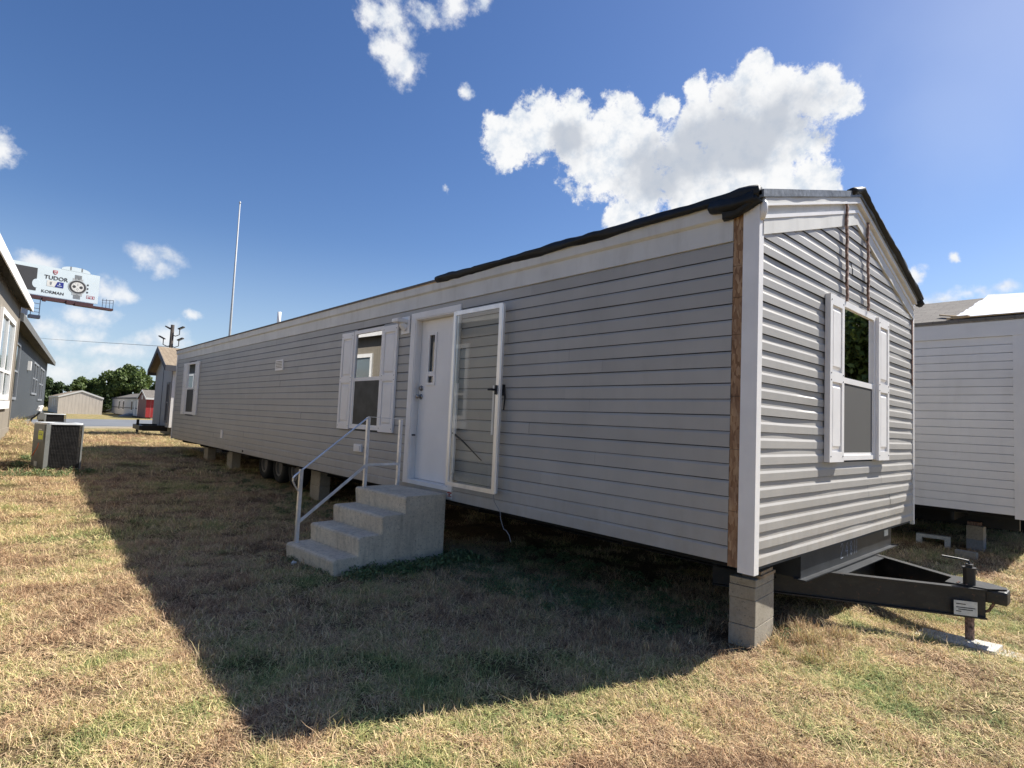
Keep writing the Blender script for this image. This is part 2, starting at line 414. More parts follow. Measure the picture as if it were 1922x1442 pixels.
# road: grey asphalt drive across the far lot
def asphalt():
    mt, nt, b = newmat('asphalt'); p = pos(nt)
    c = ramp(nt, noise(nt, vscale(nt, p, (.6, 1.6, 1)), .6, 7, .6), [(.3, (.13, .14, .15)), (.7, (.19, .2, .215))])
    c = mixc(nt, math_(nt, 'MULTIPLY', noise(nt, p, 30, 3), .3), c, (.1, .1, .11))
    nt.links.new(c, b.inputs['Base Color']); b.inputs['Roughness'].default_value = .9; return mt
M['asphalt'] = asphalt()
rd = MB().face((-30, 41, -.085), (-2.9, 43, -.085), (3.2, 46.8, -.085), (12, 48, -.085), (60, 52, -.085), (60, 88, -.085), (10.3, 76, -.085), (1.7, 70, -.085), (-2.4, 62, -.085), (-30, 60, -.085)).build('road', 'asphalt'); rd['kind'] = 'structure'
rk = MB().prism([(-2.9, 42.7, -.1), (3.2, 46.5, -.1), (12, 47.7, -.1), (12, 47.9, -.1), (3.2, 46.72, -.1), (-2.9, 42.92, -.1)], (0, 0, .13)).build('kerb', 'block'); rk['kind'] = 'structure'

# ------------------------------------------------------------------ grass as one ground cover object (clumps instanced on points)
def blade_clump(name, n, rad, hmin, hmax, wid, lie, mat, seed):
    r = random.Random(seed); v = []; f = []
    for k in range(n):
        a = r.random() * 6.283; d = rad * math.sqrt(r.random()); x = d * math.cos(a); y = d * math.sin(a)
        L = r.uniform(hmin, hmax); an = r.random() * 6.283; tilt = r.uniform(*lie); dx, dy = math.cos(an), math.sin(an)
        w = wid * r.uniform(.6, 1.3); px, py = -dy * w / 2, dx * w / 2; i = len(v)
        z0 = r.uniform(-.004, .012)
        p = [(x, y, z0)]; ang = tilt
        segs = 3
        for q in range(segs):
            l = L / segs; p.append((p[-1][0] + dx * math.sin(ang) * l, p[-1][1] + dy * math.sin(ang) * l, max(p[-1][2] + math.cos(ang) * l, .001)))
            ang += r.uniform(-.15, .75); sw = r.uniform(-.5, .5); dx, dy = dx * math.cos(sw) - dy * math.sin(sw), dx * math.sin(sw) + dy * math.cos(sw)
        for q, c in enumerate(p[:-1]):
            t = 1 - q / segs * .45; v += [(c[0] - px * t, c[1] - py * t, c[2]), (c[0] + px * t, c[1] + py * t, c[2])]
        v.append(p[-1]); 
        for q in range(segs - 1): b0 = i + 2 * q; f.append((b0, b0 + 1, b0 + 3, b0 + 2))
        f.append((i + 2 * (segs - 1), i + 2 * (segs - 1) + 1, i + 2 * segs))
    me = bpy.data.meshes.new(name); me.from_pydata(v, [], f); me.materials.append(M[mat])
    o = bpy.data.objects.new(name, me); return o
def scatter(name, pts, srcs, label, cat):
    """pts: list of (x,y,z,scale,rot); srcs: clump objects kept as instance sources only"""
    coll = bpy.data.collections.new(name + '_sources')
    for s_ in srcs: coll.objects.link(s_)
    me = bpy.data.meshes.new(name); me.from_pydata([p[:3] for p in pts], [], [])
    at = me.attributes.new('scl', 'FLOAT', 'POINT'); at.data.foreach_set('value', [p[3] for p in pts])
    at = me.attributes.new('rot', 'FLOAT_VECTOR', 'POINT'); at.data.foreach_set('vector', [c for p in pts for c in (p[5], p[6], p[4])])
    o = bpy.data.objects.new(name, me); COL.objects.link(o)
    ng = bpy.data.node_groups.new(name, 'GeometryNodeTree')
    ng.interface.new_socket('Geometry', in_out='INPUT', socket_type='NodeSocketGeometry'); ng.interface.new_socket('Geometry', in_out='OUTPUT', socket_type='NodeSocketGeometry')
    gi = ng.nodes.new('NodeGroupInput'); go = ng.nodes.new('NodeGroupOutput'); ip = ng.nodes.new('GeometryNodeInstanceOnPoints')
    ci = ng.nodes.new('GeometryNodeCollectionInfo'); ci.inputs['Collection'].default_value = coll; ci.inputs['Separate Children'].default_value = True; ci.inputs['Reset Children'].default_value = True
    ip.inputs['Pick Instance'].default_value = True
    a1 = ng.nodes.new('GeometryNodeInputNamedAttribute'); a1.data_type = 'FLOAT'; a1.inputs['Name'].default_value = 'scl'
    a2 = ng.nodes.new('GeometryNodeInputNamedAttribute'); a2.data_type = 'FLOAT_VECTOR'; a2.inputs['Name'].default_value = 'rot'
    ng.links.new(gi.outputs[0], ip.inputs['Points']); ng.links.new(ci.outputs[0], ip.inputs['Instance'])
    ng.links.new(a1.outputs[0], ip.inputs['Scale']); ng.links.new(a2.outputs[0], ip.inputs['Rotation'])
    ng.links.new(ip.outputs[0], go.inputs[0])
    md = o.modifiers.new('clumps', 'NODES'); md.node_group = ng
    tag(o, label, cat, kind='stuff'); return o

CX, CY = -4.03, -1.85
def blocked(x, y):
    if -1.5 < x < -.02 and 3.45 < y < 4.6: return True
    if .05 < x < .55 and .07 < y < .5: return True
    return False
def inview(x, y, lo=-88.5, hi=0):
    a = math.degrees(math.atan2(y - CY, x - CX))   # heading from +X
    return -8 < a < 96
pts = []
r = random.Random(3)
def ring(d0, d1, dens, sc, out):
    area = math.pi * (d1 * d1 - d0 * d0) * (104 / 360)
    for k in range(int(area * dens)):
        a = R(r.uniform(-8, 96)); d = math.sqrt(r.uniform(d0 * d0, d1 * d1)); x = CX + d * math.cos(a); y = CY + d * math.sin(a)
        if blocked(x, y): continue
        if x > .6 and x < 3.6 and y > 1.5 and r.random() < .75: continue
        if x > 4.3 and y > 4: continue
        if d > 14 and x > 1.5 and y < 18: continue
        q_ = math.sin(x * 1.7 + 2.2 * math.sin(y * .9)) * math.cos(y * 2.3 - x * .8) + .45 * math.sin(x * 6.1 + 1) * math.sin(y * 5.3)
        if d < 14 and q_ > .62 and r.random() < .62: continue
        out.append((x, y, float(hz(x, y)) - .004, sc * r.uniform(.75, 1.25), r.random() * 6.283, r.uniform(-.06, .06), r.uniform(-.06, .06)))
ring(1.2, 4.5, 150, 1.0, pts); ring(4.5, 8, 85, 1.15, pts); ring(8, 14, 34, 1.5, pts); ring(14, 26, 10, 2.2, pts); ring(26, 42, 2.5, 3.2, pts)
srcs = [blade_clump('turf_mat_a', 150, .13, .035, .085, .0036, (.9, 1.5), 'blade', 1), blade_clump('turf_mat_b', 150, .13, .03, .08, .0034, (.8, 1.5), 'blade', 2),
        blade_clump('turf_mat_c', 130, .12, .025, .07, .0032, (.3, 1.4), 'blade', 3), blade_clump('turf_mat_d', 140, .13, .03, .09, .0036, (1.0, 1.55), 'blade', 4),
        blade_clump('turf_mat_e', 120, .10, .02, .07, .0026, (.1, 1.2), 'blade', 5)]
scatter('grass', pts, srcs, 'patchy dry straw and green lawn grass', 'grass')
# upright tufts and stray seed stalks
pts = []
r = random.Random(11)
for k in range(900):
    a = R(r.uniform(-8, 94)); d = math.sqrt(r.uniform(1.5, 130)); x = CX + d * math.cos(a); y = CY + d * math.sin(a)
    if blocked(x, y) or (x > .4 and y > 1): continue
    nn = math.sin(x * 2.3 + 1.1) * math.cos(y * 1.9 - .4) + .5 * math.sin(x * 5.1 - y * 3.3)
    if nn < .25: continue
    pts.append((x, y, float(hz(x, y)) - .003, r.uniform(.7, 1.3), r.random() * 6.283, 0, 0))
for k in range(60):
    x = r.uniform(.3, 1.1); y = r.uniform(-.35, .15)
    if not blocked(x, y): pts.append((x, y, float(hz(x, y)), r.uniform(1.0, 1.5), r.random() * 6.283, 0, 0))
scatter('grass', pts, [blade_clump('tuft_a', 34, .035, .05, .12, .0028, (.05, .55), 'blade', 21), blade_clump('tuft_b', 26, .03, .04, .10, .003, (.1, .8), 'blade', 22), blade_clump('tuft_c', 7, .02, .1, .19, .0024, (.05, .5), 'blade', 23)],
        'taller tufts and seed stalks sprouting from the lawn', 'grass')
pts = []
for k in range(1500):
    a = R(r.uniform(-8, 94)); d = math.sqrt(r.uniform(1.5, 150)); x = CX + d * math.cos(a); y = CY + d * math.sin(a)
    if blocked(x, y) or (x > .4 and y > 1): continue
    pts.append((x, y, float(hz(x, y)) + .02, r.uniform(.7, 1.3), r.random() * 6.283, r.uniform(-.12, .12), r.uniform(-.12, .12)))
for (x0, x1, y0, y1, n_) in ((.0, .25, -.1, .3, 16), (.55, .9, -.05, .3, 22), (1.8, 2.2, -1.2, -1.0, 8), (-1.6, -1.45, 3.4, 4.6, 12)):
    for k in range(n_): x = r.uniform(x0, x1); y = r.uniform(y0, y1); pts.append((x, y, float(hz(x, y)), r.uniform(.6, 1.0), r.random() * 6.283, 0, 0))
scatter('straw', pts, [blade_clump('stalks_a', 5, .09, .10, .20, .0034, (1.2, 1.55), 'blade', 31), blade_clump('stalks_b', 4, .08, .08, .16, .004, (1.1, 1.5), 'blade', 32), blade_clump('stalks_c', 9, .03, .05, .14, .003, (.2, .9), 'blade', 33)],
        'long dry stalks lying loose over the lawn', 'straw')
# dark leafy weeds round the steps, the shaded strip by the chassis, the near pier and the condenser
def weed_clump(name, n, rad, h, leaf, seed):
    r = random.Random(seed); v = []; f = []
    for k in range(n):
        a = r.random() * 6.283; d = rad * math.sqrt(r.random()); x = d * math.cos(a); y = d * math.sin(a); z = h * r.random() ** .8 * (1 - .5 * d / rad)
        nrm = Vector((r.uniform(-1, 1), r.uniform(-1, 1), r.uniform(.1, 1.2))).normalized(); u = nrm.orthogonal().normalized(); w = nrm.cross(u); L = leaf * r.uniform(.6, 1.3); i = len(v)
        c = Vector((x, y, z))
        v += [tuple(c - u * L), tuple(c + w * L * .45), tuple(c + u * L), tuple(c - w * L * .45)]; f.append((i, i + 1, i + 2, i + 3))
        if k % 4 == 0:
            i = len(v); v += [(x, y, 0), (x + .003, y, 0), (x * 1.02, y * 1.02, z)]; f.append((i, i + 1, i + 2))
    me = bpy.data.meshes.new(name); me.from_pydata(v, [], f); me.materials.append(M['weed']); return bpy.data.objects.new(name, me)
pts = []
def wz(n, x0, x1, y0, y1, s0, s1):
    for k in range(n):
        x = r.uniform(x0, x1); y = r.uniform(y0, y1)
        if -1.44 < x < -.05 and 3.5 < y < 4.55: continue
        if .1 < x < .52 and .1 < y < .45: continue
        pts.append((x, y, float(hz(x, y)), r.uniform(s0, s1), r.random() * 6.283, 0, 0))
wz(90, -1.35, .1, 3.2, 3.46, .7, 1.4); wz(200, -.5, 1.2, 1.4, 3.4, .4, .9); wz(70, -.2, .9, .6, 1.6, .4, .8); wz(22, -1.62, -1.45, 3.5, 4.5, .3, .7)
wz(45, -3.9, -2.4, 12.3, 12.9, .7, 1.2); wz(40, -3.7, -3.0, 13.0, 14.4, .6, 1.1); wz(18, .5, .85, .0, .4, .4, .8); wz(120, -.6, 1.0, 4.7, 12, .4, .9)
scatter('weeds', pts, [weed_clump('weed_a', 90, .10, .13, .018, 1), weed_clump('weed_b', 80, .09, .10, .02, 2), weed_clump('weed_c', 90, .12, .07, .016, 3)],
        'dark green leafy weeds growing by the steps and supports', 'weeds')

# ------------------------------------------------------------------ lap siding
def lap(mb, org, du, nrm, segs, z0, courses, h, depth=.012, flat=.62, wob=.002, seed=0, step=.5, gap=.955, dent=None):
    """Dutch-lap courses. org point, du unit along wall, nrm outward; segs(zlo,zhi)->list of (u0,u1)"""
    r = random.Random(seed); org = Vector(org); du = Vector(du); nrm = Vector(nrm)
    for k in range(courses):
        zb = z0 + k * h
        for (a, b) in segs(zb, zb + h):
            if b - a < .02: continue
            cut = [a, b]
            if b - a > 3.2:
                u = a + r.uniform(1.2, 3.4)
                while u < b - .8: cut.insert(-1, u); u += 3.66
            elif b - a > 3.0 and r.random() < .3: cut.insert(-1, a + r.uniform(.3, .5) * (b - a))
            for ci in range(len(cut) - 1):
                ua, ub = cut[ci], cut[ci + 1]; po = .0009 * (ci % 2); n = max(1, int((ub - ua) / step))
                ph = r.uniform(0, 6); am = wob * r.uniform(.3, 1)
                rows = []
                for i in range(n + 1):
                    u = ua + (ub - ua) * i / n; w = am * math.sin(u * 1.9 + ph) * min(1, (u - a) * 4, (b - u) * 4) + am * .5 * math.sin(u * 5.3 + ph * 2); zz = zb + am * .6 * math.sin(u * 1.1 + ph)
                    dd = 0
                    if dent:
                        dd = dent[3] * math.exp(-((u - dent[0]) / dent[2]) ** 2 - ((zb + h / 2 - dent[1]) / .09) ** 2)
                    prof = [(depth - .003, .008), (depth - .003, 0.0), (depth, 0.0), (depth + dd * .4, flat * h), (depth * .25 - dd, min(flat + .15, gap - .01) * h), (.001 - dd * .5, h * gap), (-.003, h * gap)]
                    rows.append([org + du * u + nrm * (p + po + w) + Vector((0, 0, zz + z_)) for j, (p, z_) in enumerate(prof)])
                i0 = len(mb.v); m_ = len(rows[0])
                for q in rows: mb.v += [tuple(p) for p in q]
                for i in range(n):
                    for j in range(m_ - 1):
                        a0 = i0 + i * m_ + j; mb.f.append((a0, a0 + m_, a0 + m_ + 1, a0 + 1))
    return mb
def open_segs(lo, hi, holes):
    def f(za, zb):
        out = [(lo, hi)]
        for (u0, u1, h0, h1) in holes:
            if zb > h0 + .03 and za < h1 - .03:
                nx = []
                for a, b in out:
                    if u1 <= a or u0 >= b: nx.append((a, b)); continue
                    if a < u0: nx.append((a, u0))
                    if b > u1: nx.append((u1, b))
                out = nx
        return out
    return f

# ------------------------------------------------------------------ the grey mobile home
L, W, SL = 18.2, 4.16, .305
XP = 2.08
def zr(x, base): return base + SL * (XP - abs(x - XP))
home = thing('mobile_home', 'long grey vinyl sided single-wide mobile home with open white storm door', 'mobile home', (0, 0, 0))
w = MB()
lap(w, (0, 0, 0), (0, 1, 0), (-1, 0, 0), open_segs(.189, 18.12, [(3.63, 4.61, .76, 2.94), (5.41, 6.23, 1.44, 2.84), (15.81, 16.65, 1.44, 2.84)]), .648, 20, .1196, seed=1, wob=.0022, depth=.011, flat=.8)
wall = w.build('siding', 'vinyl_grey', home)
w = MB()
def gsegs(za, zb):
    zt = zb - .02; lim = 3.10 - .0
    if zt < lim: a, b = .03, W - .03
    else:
        d = max(.03, (zt - .045 - lim) / SL); a, b = d, W - d
    if a >= b: return []
    return open_segs(a, b, [(1.68, 2.60, 1.42, 2.83)])(za, zb)
lap(w, (0, 0, 0), (1, 0, 0), (0, -1, 0), gsegs, .652, 26, .1196, seed=5, depth=.0125, flat=.47, wob=.003, gap=.97, step=.12, dent=(.98, 1.86, .22, .012))
w.build('siding', 'vinyl_grey_end', home)
# sheathing behind, back and far walls
w = MB()
w.box((.012, .02, .645), (.05, 3.62, 3.34))
for y0, y1 in ((4.62, 5.42), (6.22, 15.82), (16.64, 18.18)): w.box((.012, y0, .645), (.05, y1, 3.34))
for y0, y1 in ((5.42, 6.22), (15.82, 16.64)): w.box((.012, y0, .645), (.05, y1, 1.43)); w.box((.012, y0, 2.85), (.05, y1, 3.34))
w.box((.012, 3.62, 2.95), (.05, 4.62, 3.34)); w.box((.012, 3.62, .645), (.05, 4.62, .77))
w.build('sheathing', 'dark_wall', home)
w = MB(); poly = [(.05, .62), (W - .05, .62), (W - .05, 3.30), (XP, 3.30 + SL * 2.03), (.05, 3.30)]
def gable_wall(mb, y0, y1, holes=None):
    if not holes: mb.prism([(x, y0, z) for x, z in poly], (0, y1 - y0, 0)); return
    (a, b, c, d) = holes; zt = lambda x: 3.30 + SL * (2.03 - abs(x - XP))
    mb.prism([(.05, y0, .62), (a, y0, .62), (a, y0, zt(a)), (.05, y0, 3.3)], (0, y1 - y0, 0))
    mb.prism([(b, y0, .62), (W - .05, y0, .62), (W - .05, y0, 3.3), (b, y0, zt(b))], (0, y1 - y0, 0))
    mb.prism([(a, y0, .62), (b, y0, .62), (b, y0, c), (a, y0, c)], (0, y1 - y0, 0))
    mb.prism([(a, y0, d), (b, y0, d), (b, y0, zt(b)), (XP, y0, zt(XP)), (a, y0, zt(a))], (0, y1 - y0, 0))
gable_wall(w, .012, .05, (1.70, 2.58, 1.44, 2.81)); gable_wall(w, 18.14, 18.17)
w.build('sheathing', 'dark_wall', home)
w = MB(); w.box((W - .05, .03, .62), (W - .02, L - .03, 3.3)); w.build('rear_wall', 'vinyl_grey', home)
# room behind the front window and the small entry behind the door
w = MB(); w.box((.05, .05, .70), (W - .06, L - .1, .74)); w.build('floor_deck', 'room', home)
w = MB(); w.box((.06, 3.0, .75), (W - .06, 3.04, 3.3)); w.box((.06, 8.0, .75), (W - .06, 8.04, 3.3)); w.build('inner_wall', 'room', home)
# frieze and fascia along the eave
w = MB(); w.box((-.019, .19, 3.037), (.012, 18.14, 3.205)); w.build('frieze_board', 'frieze', home)
w = MB(); w.prism([(-.024, 0, 3.205), (-.046, 0, 3.222), (-.05, 0, 3.335), (.0, 0, 3.345), (.012, 0, 3.205)], (0, 18.0, 0))
w.v = [(x, y + .21, z) for x, y, z in w.v]; w.build('fascia', 'frieze', home)
w = MB(); w.box((-.055, 4.08, 3.312), (-.030, 5.05, 3.352)); w.build('bare_fascia_patch', 'ply', home, label='strip of bare plywood at the roof edge above the door')
# OSB strip left where the first siding boards are missing
w = MB()
for a, b in ((.625, 1.02), (1.023, 1.47), (1.473, 1.86), (1.864, 2.32), (2.323, 2.60), (2.604, 2.84), (2.843, 3.29)): w.box((-.006, .103, a), (.012, .189, b))
w.build('sheathing_strip', 'osb', home, label='bare strand board strip beside the white corner post')
# corner posts
w = MB(); w.box((-.03, -.018, .60), (-.024, .103, 3.28)); w.box((-.024, -.018, .60), (.042, -.012, 3.22))
w.box((-.024, .095, .60), (.0, .103, 3.28)); w.box((.034, -.012, .60), (.042, .0, 3.22))
w.build('corner_post', 'white', home)
w = MB(); w.tube([(.0, -.02, 3.16), (.002, -.032, 3.22), (.0, -.036, 3.27), (.0, -.02, 3.31)], [.02, .03, .028, .015], 8); w.build('post_cap', 'white', home, smooth=True)
w = MB(); w.box((W - .03, -.02, .60), (W + .012, .02, 3.12)); w.build('corner_post', 'white', home)
w = MB(); w.box((W - .075, -.022, 2.25), (W - .038, -.012, 3.05)); w.build('missing_trim_gap', 'rust', home)
w = MB(); w.box((-.022, 18.12, .62), (.0, 18.205, 3.3)); w.box((-.0, 18.18, .62), (.06, 18.205, 3.3)); w.build('corner_post', 'white', home)
# gable frieze, lip and rake boards (both slopes meet at the peak)
def rake(mb, zlo, zhi, y0, y1, x0=.0, x1=W, wav=0, split=True):
    for side in (0, 1):
        n = 1 if not wav else 24; xa, xb = (x0, XP) if side == 0 else (XP, x1)
        for i in range(n):
            p, q = xa + (xb - xa) * i / n, xa + (xb - xa) * (i + 1) / n
            f1 = lambda x: wav * (math.sin(x * 7) + .6 * math.sin(x * 17 + 1)) if wav else 0
            mb.prism([(p, y0 + f1(p), zr(p, zlo)), (q, y0 + f1(q), zr(q, zlo)), (q, y0 + f1(q), zr(q, zhi) + f1(q) * .4), (p, y0 + f1(p), zr(p, zhi) + f1(p) * .4)], (0, y1 - y0, 0))
    return mb
rake(MB(), 3.045, 3.163, -.024, .0, .03, W - .04, wav=.0015).build('gable_frieze', 'frieze', home)
rake(MB(), 3.163, 3.192, -.032, .0, .02, W - .02).build('drip_lip', 'white', home)
rake(MB(), 3.192, 3.255, -.016, .0, .0, W).build('rake_batten', 'frieze', home)
rake(MB(), 3.255, 3.268, -.05, .0, .0, W + .02).build('drip_lip', 'white', home)
rake(MB(), 3.268, 3.318, -.044, .0, .0, W + .03).build('rake_board', 'frieze', home)
rake(MB(), 3.320, 3.378, -.058, .0, -.06, W + .1, wav=.004).build('underlayment_edge', 'tarp_sunlit', home, label='black felt wrapped round the gable roof edge, coloured grey as if sunlit')
# roof
w = MB()
for s in (-1, 1):
    xe = -.06 if s < 0 else W + .1
    w.prism([(xe, -.045, zr(xe, 3.34)), (XP, -.045, zr(XP, 3.34)), (XP, -.045, zr(XP, 3.37)), (xe, -.045, zr(xe, 3.37))], (0, L + .09, 0))
w.build('roof', 'shingle', home)
def lump(path, rad, seed, n=10):
    r = random.Random(seed); pts = []; rs = []
    for i in range(len(path) - 1):
        a, b = Vector(path[i]), Vector(path[i + 1]); k = max(2, int((b - a).length / .07))
        for j in range(k):
            pts.append(a.lerp(b, j / k) + Vector((r.uniform(-1, 1), r.uniform(-1, 1), r.uniform(-1, 1))) * .003); rs.append(rad * (1 + .10 * math.sin(len(pts) * .21 + seed) + .05 * math.sin(len(pts) * .57) + r.uniform(-.03, .03)))
    pts.append(Vector(path[-1])); rs.append(rad)
    mb = MB().tube(pts, rs, 16)
    for i in range(len(mb.v)):
        k = min(i // 16, len(pts) - 1); c = pts[k]; v = Vector(mb.v[i]); d = v - c; a = i % 16; L_ = k * .07
        fold = .13 * math.sin(a * 1.178 + 2.5 * math.sin(L_ * 2.3 + seed) + L_ * 3.1) + .08 * math.sin(a * 2.36 - L_ * 6.0 + seed * 2) + .06 * math.sin(L_ * 23 + a)
        mb.v[i] = tuple(c + d * (1 + fold))
    return mb
w = lump([(-.045, 4.06, 3.345), (-.05, 3.0, 3.345), (-.05, 1.5, 3.35), (-.055, .4, 3.355), (-.06, .12, 3.36), (-.06, -.03, 3.352)], .041, 1)
w.join(lump([(-.062, .34, 3.315), (-.064, .16, 3.296), (-.06, .0, 3.318)], .055, 3)); w.join(lump([(-.04, .25, 3.235), (-.04, .15, 3.245), (-.055, .06, 3.27), (-.058, -.02, 3.31)], .042, 5))
w.build('underlayment_roll', 'tarp', home, smooth=True, label='black roofing felt folded over the roof edge')
w = lump([(XP - .25, -.045, zr(XP, 3.365) - .07), (XP, -.05, zr(XP, 3.385)), (XP + .6, -.06, zr(XP + .6, 3.375)), (W - .4, -.06, zr(W - .4, 3.375)), (W + .12, -.06, zr(W + .12, 3.36))], .036, 2)
w.join(lump([(W + .11, -.06, zr(W + .11, 3.35)), (W + .13, .3, 3.31), (W + .12, 2, 3.31)], .045, 4)); w.join(lump([(W + .10, -.07, 3.25), (W + .13, -.03, 3.33)], .04, 6))
w.build('underlayment_roll', 'tarp', home, smooth=True)
# rusty tie straps down the gable
for x, zt, zb in ((1.725, 3.79, 2.86), (2.34, 3.77, 2.87)):
    w = MB(); n = 44; 
    for i in range(n):
        z0 = zt + (zb - zt) * i / n; z1 = zt + (zb - zt) * (i + 1) / n; x0 = x + .008 * math.sin(i * .5) + .02 * i / n; x1 = x + .008 * math.sin((i + 1) * .5) + .02 * (i + 1) / n
        w.prism([(x0 - .014, -.05 + .002 * math.sin(i * 2.1), z0), (x0 + .014, -.05 + .002 * math.sin(i * 2.1), z0), (x1 + .014, -.05 + .002 * math.sin(i * 2.1 + 2.1), z1), (x1 - .014, -.05 + .002 * math.sin(i * 2.1 + 2.1), z1)], (0, .02, 0))
    w.build('tie_strap', 'rust', home)
# vent pipe on the roof
MB().tube([(.95, 12.4, 3.6), (.95, 12.4, 4.05)], .045, 12).build('vent_pipe', 'white_plastic', home, smooth=True)

# windows (local frame: u along wall to viewer's left or right, n outward)
def wf(o, du, nrm):
    o, du, nrm = Vector(o), Vector(du), Vector(nrm)
    return lambda u, n, z: tuple(o + du * u + nrm * n + Vector((0, 0, z)))
def wbox(mb, F, u0, u1, n0, n1, z0, z1, ch=0):
    a = [F(u0, n0, z0), F(u1, n0, z0), F(u1, n1, z0), F(u0, n1, z0)]
    return mb.prism(a, (0, 0, z1 - z0))
def window(parent, F, u0, u1, z0, z1, zm, frame=.055, mat='white_plastic', screen=True, room=True, proud=.032, gmat='glass'):
    w = MB()
    wbox(w, F, u0, u0 + frame, -.03, proud, z0, z1); wbox(w, F, u1 - frame, u1, -.03, proud, z0, z1)
    wbox(w, F, u0 + frame, u1 - frame, -.03, proud, z1 - frame, z1); wbox(w, F, u0 + frame, u1 - frame, -.03, proud, z0, z0 + frame * .8)
    wbox(w, F, u0 + frame, u1 - frame, -.02, proud - .006, zm - .026, zm + .026)
    wbox(w, F, u0 + frame, u0 + frame + .02, -.02, proud - .012, z0 + frame * .8, zm - .026); wbox(w, F, u1 - frame - .02, u1 - frame, -.02, proud - .012, z0 + frame * .8, zm - .026)
    wbox(w, F, u0 + frame + .02, u1 - frame - .02, -.02, proud - .012, z0 + frame * .8, z0 + frame * .8 + .025)
    fr = w.build('window', mat, parent)
    w = MB(); wbox(w, F, u0 + frame, u1 - frame, proud - .022, proud - .018, zm + .026, z1 - frame); w.build('pane', gmat, fr)
    w = MB(); wbox(w, F, u0 + frame + .02, u1 - frame - .02, proud - .034, proud - .030, z0 + frame * .8 + .025, zm - .026); w.build('pane', gmat, fr)
    if screen:
        w = MB(); w.face(F(u0 + frame + .02, proud - .012, z0 + frame * .8 + .025), F(u1 - frame - .02, proud - .012, z0 + frame * .8 + .025), F(u1 - frame - .02, proud - .012, zm - .026), F(u0 + frame + .02, proud - .012, zm - .026)); w.build('insect_screen', 'screen' if screen == 2 else 'screen_dark', fr)
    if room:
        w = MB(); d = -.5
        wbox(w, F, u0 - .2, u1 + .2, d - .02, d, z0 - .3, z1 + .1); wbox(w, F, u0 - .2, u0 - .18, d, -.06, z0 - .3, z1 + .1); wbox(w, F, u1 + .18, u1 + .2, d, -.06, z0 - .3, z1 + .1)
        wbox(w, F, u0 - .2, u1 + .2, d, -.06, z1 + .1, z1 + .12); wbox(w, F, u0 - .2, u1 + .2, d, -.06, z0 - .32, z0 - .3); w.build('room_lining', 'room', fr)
    return fr
def shutter(parent, F, u0, u1, z0, z1, zm, th=.03, mat='white_plastic'):
    w = MB(); e = .055; t0, t1 = .016, .016 + th
    wbox(w, F, u0, u0 + e, t0, t1, z0, z1); wbox(w, F, u1 - e, u1, t0, t1, z0, z1)
    for a, b in ((z0, z0 + .09), (zm - .045, zm + .045), (z1 - .09, z1)): wbox(w, F, u0 + e, u1 - e, t0, t1, a, b)
    for a, b in ((z0 + .09, zm - .045), (zm + .045, z1 - .09)):
        wbox(w, F, u0 + e, u1 - e, t0, t1 - .02, a, b)
        # raised centre panel with sloped margins
        c = [F(u0 + e + .014, t1 - .02, a + .022), F(u1 - e - .014, t1 - .02, a + .022), F(u1 - e - .014, t1 - .02, b - .022), F(u0 + e + .014, t1 - .02, b - .022)]
        d = [F(u0 + e + .03, t1 - .004, a + .05), F(u1 - e - .03, t1 - .004, a + .05), F(u1 - e - .03, t1 - .004, b - .05), F(u0 + e + .03, t1 - .004, b - .05)]
        w.face(*d)
        for i in range(4): w.face(c[i], c[(i + 1) % 4], d[(i + 1) % 4], d[i])
    s = w.build('shutter', mat, parent)
    w = MB()
    for z in (z0 + .05, z1 - .05, zm - .03, zm + .03):
        for u in (u0 + .028, u1 - .028): w.disc(F(u, t1, z), Vector(F(0, 1, 0)) - Vector(F(0, 0, 0)), .006, .003, 8)
    w.build('fixing', 'steel_grey', s); return s
FL = wf((0, 0, 0), (0, 1, 0), (-1, 0, 0)); FG = wf((0, 0, 0), (1, 0, 0), (0, -1, 0))
wn = window(home, FL, 5.37, 6.27, 1.39, 2.885, 2.135)
shutter(home, FL, 4.975, 5.37, 1.375, 2.87, 2.135); shutter(home, FL, 6.272, 6.672, 1.375, 2.87, 2.135)
w = MB(); w.box((.03, 5.52, 2.20), (.032, 5.80, 2.58)); sh = w.build('window_card', 'sticker', wn)
text_mb('21', .23, (.027, 5.76, 2.32), (0, -1, 0), (0, 0, 1), squeeze=.62).build('number_text', 'ink', sh)
window(home, FL, 15.77, 16.69, 1.40, 2.88, 2.13); shutter(home, FL, 15.36, 15.77, 1.395, 2.875, 2.13); shutter(home, FL, 16.69, 17.1, 1.395, 2.875, 2.13)
window(home, FG, 1.62, 2.63, 1.385, 2.86, 2.12, screen=2)
shutter(home, FG, 1.27, 1.618, 1.375, 2.845, 2.12, .045); shutter(home, FG, 2.632, 2.99, 1.375, 2.845, 2.12, .045)

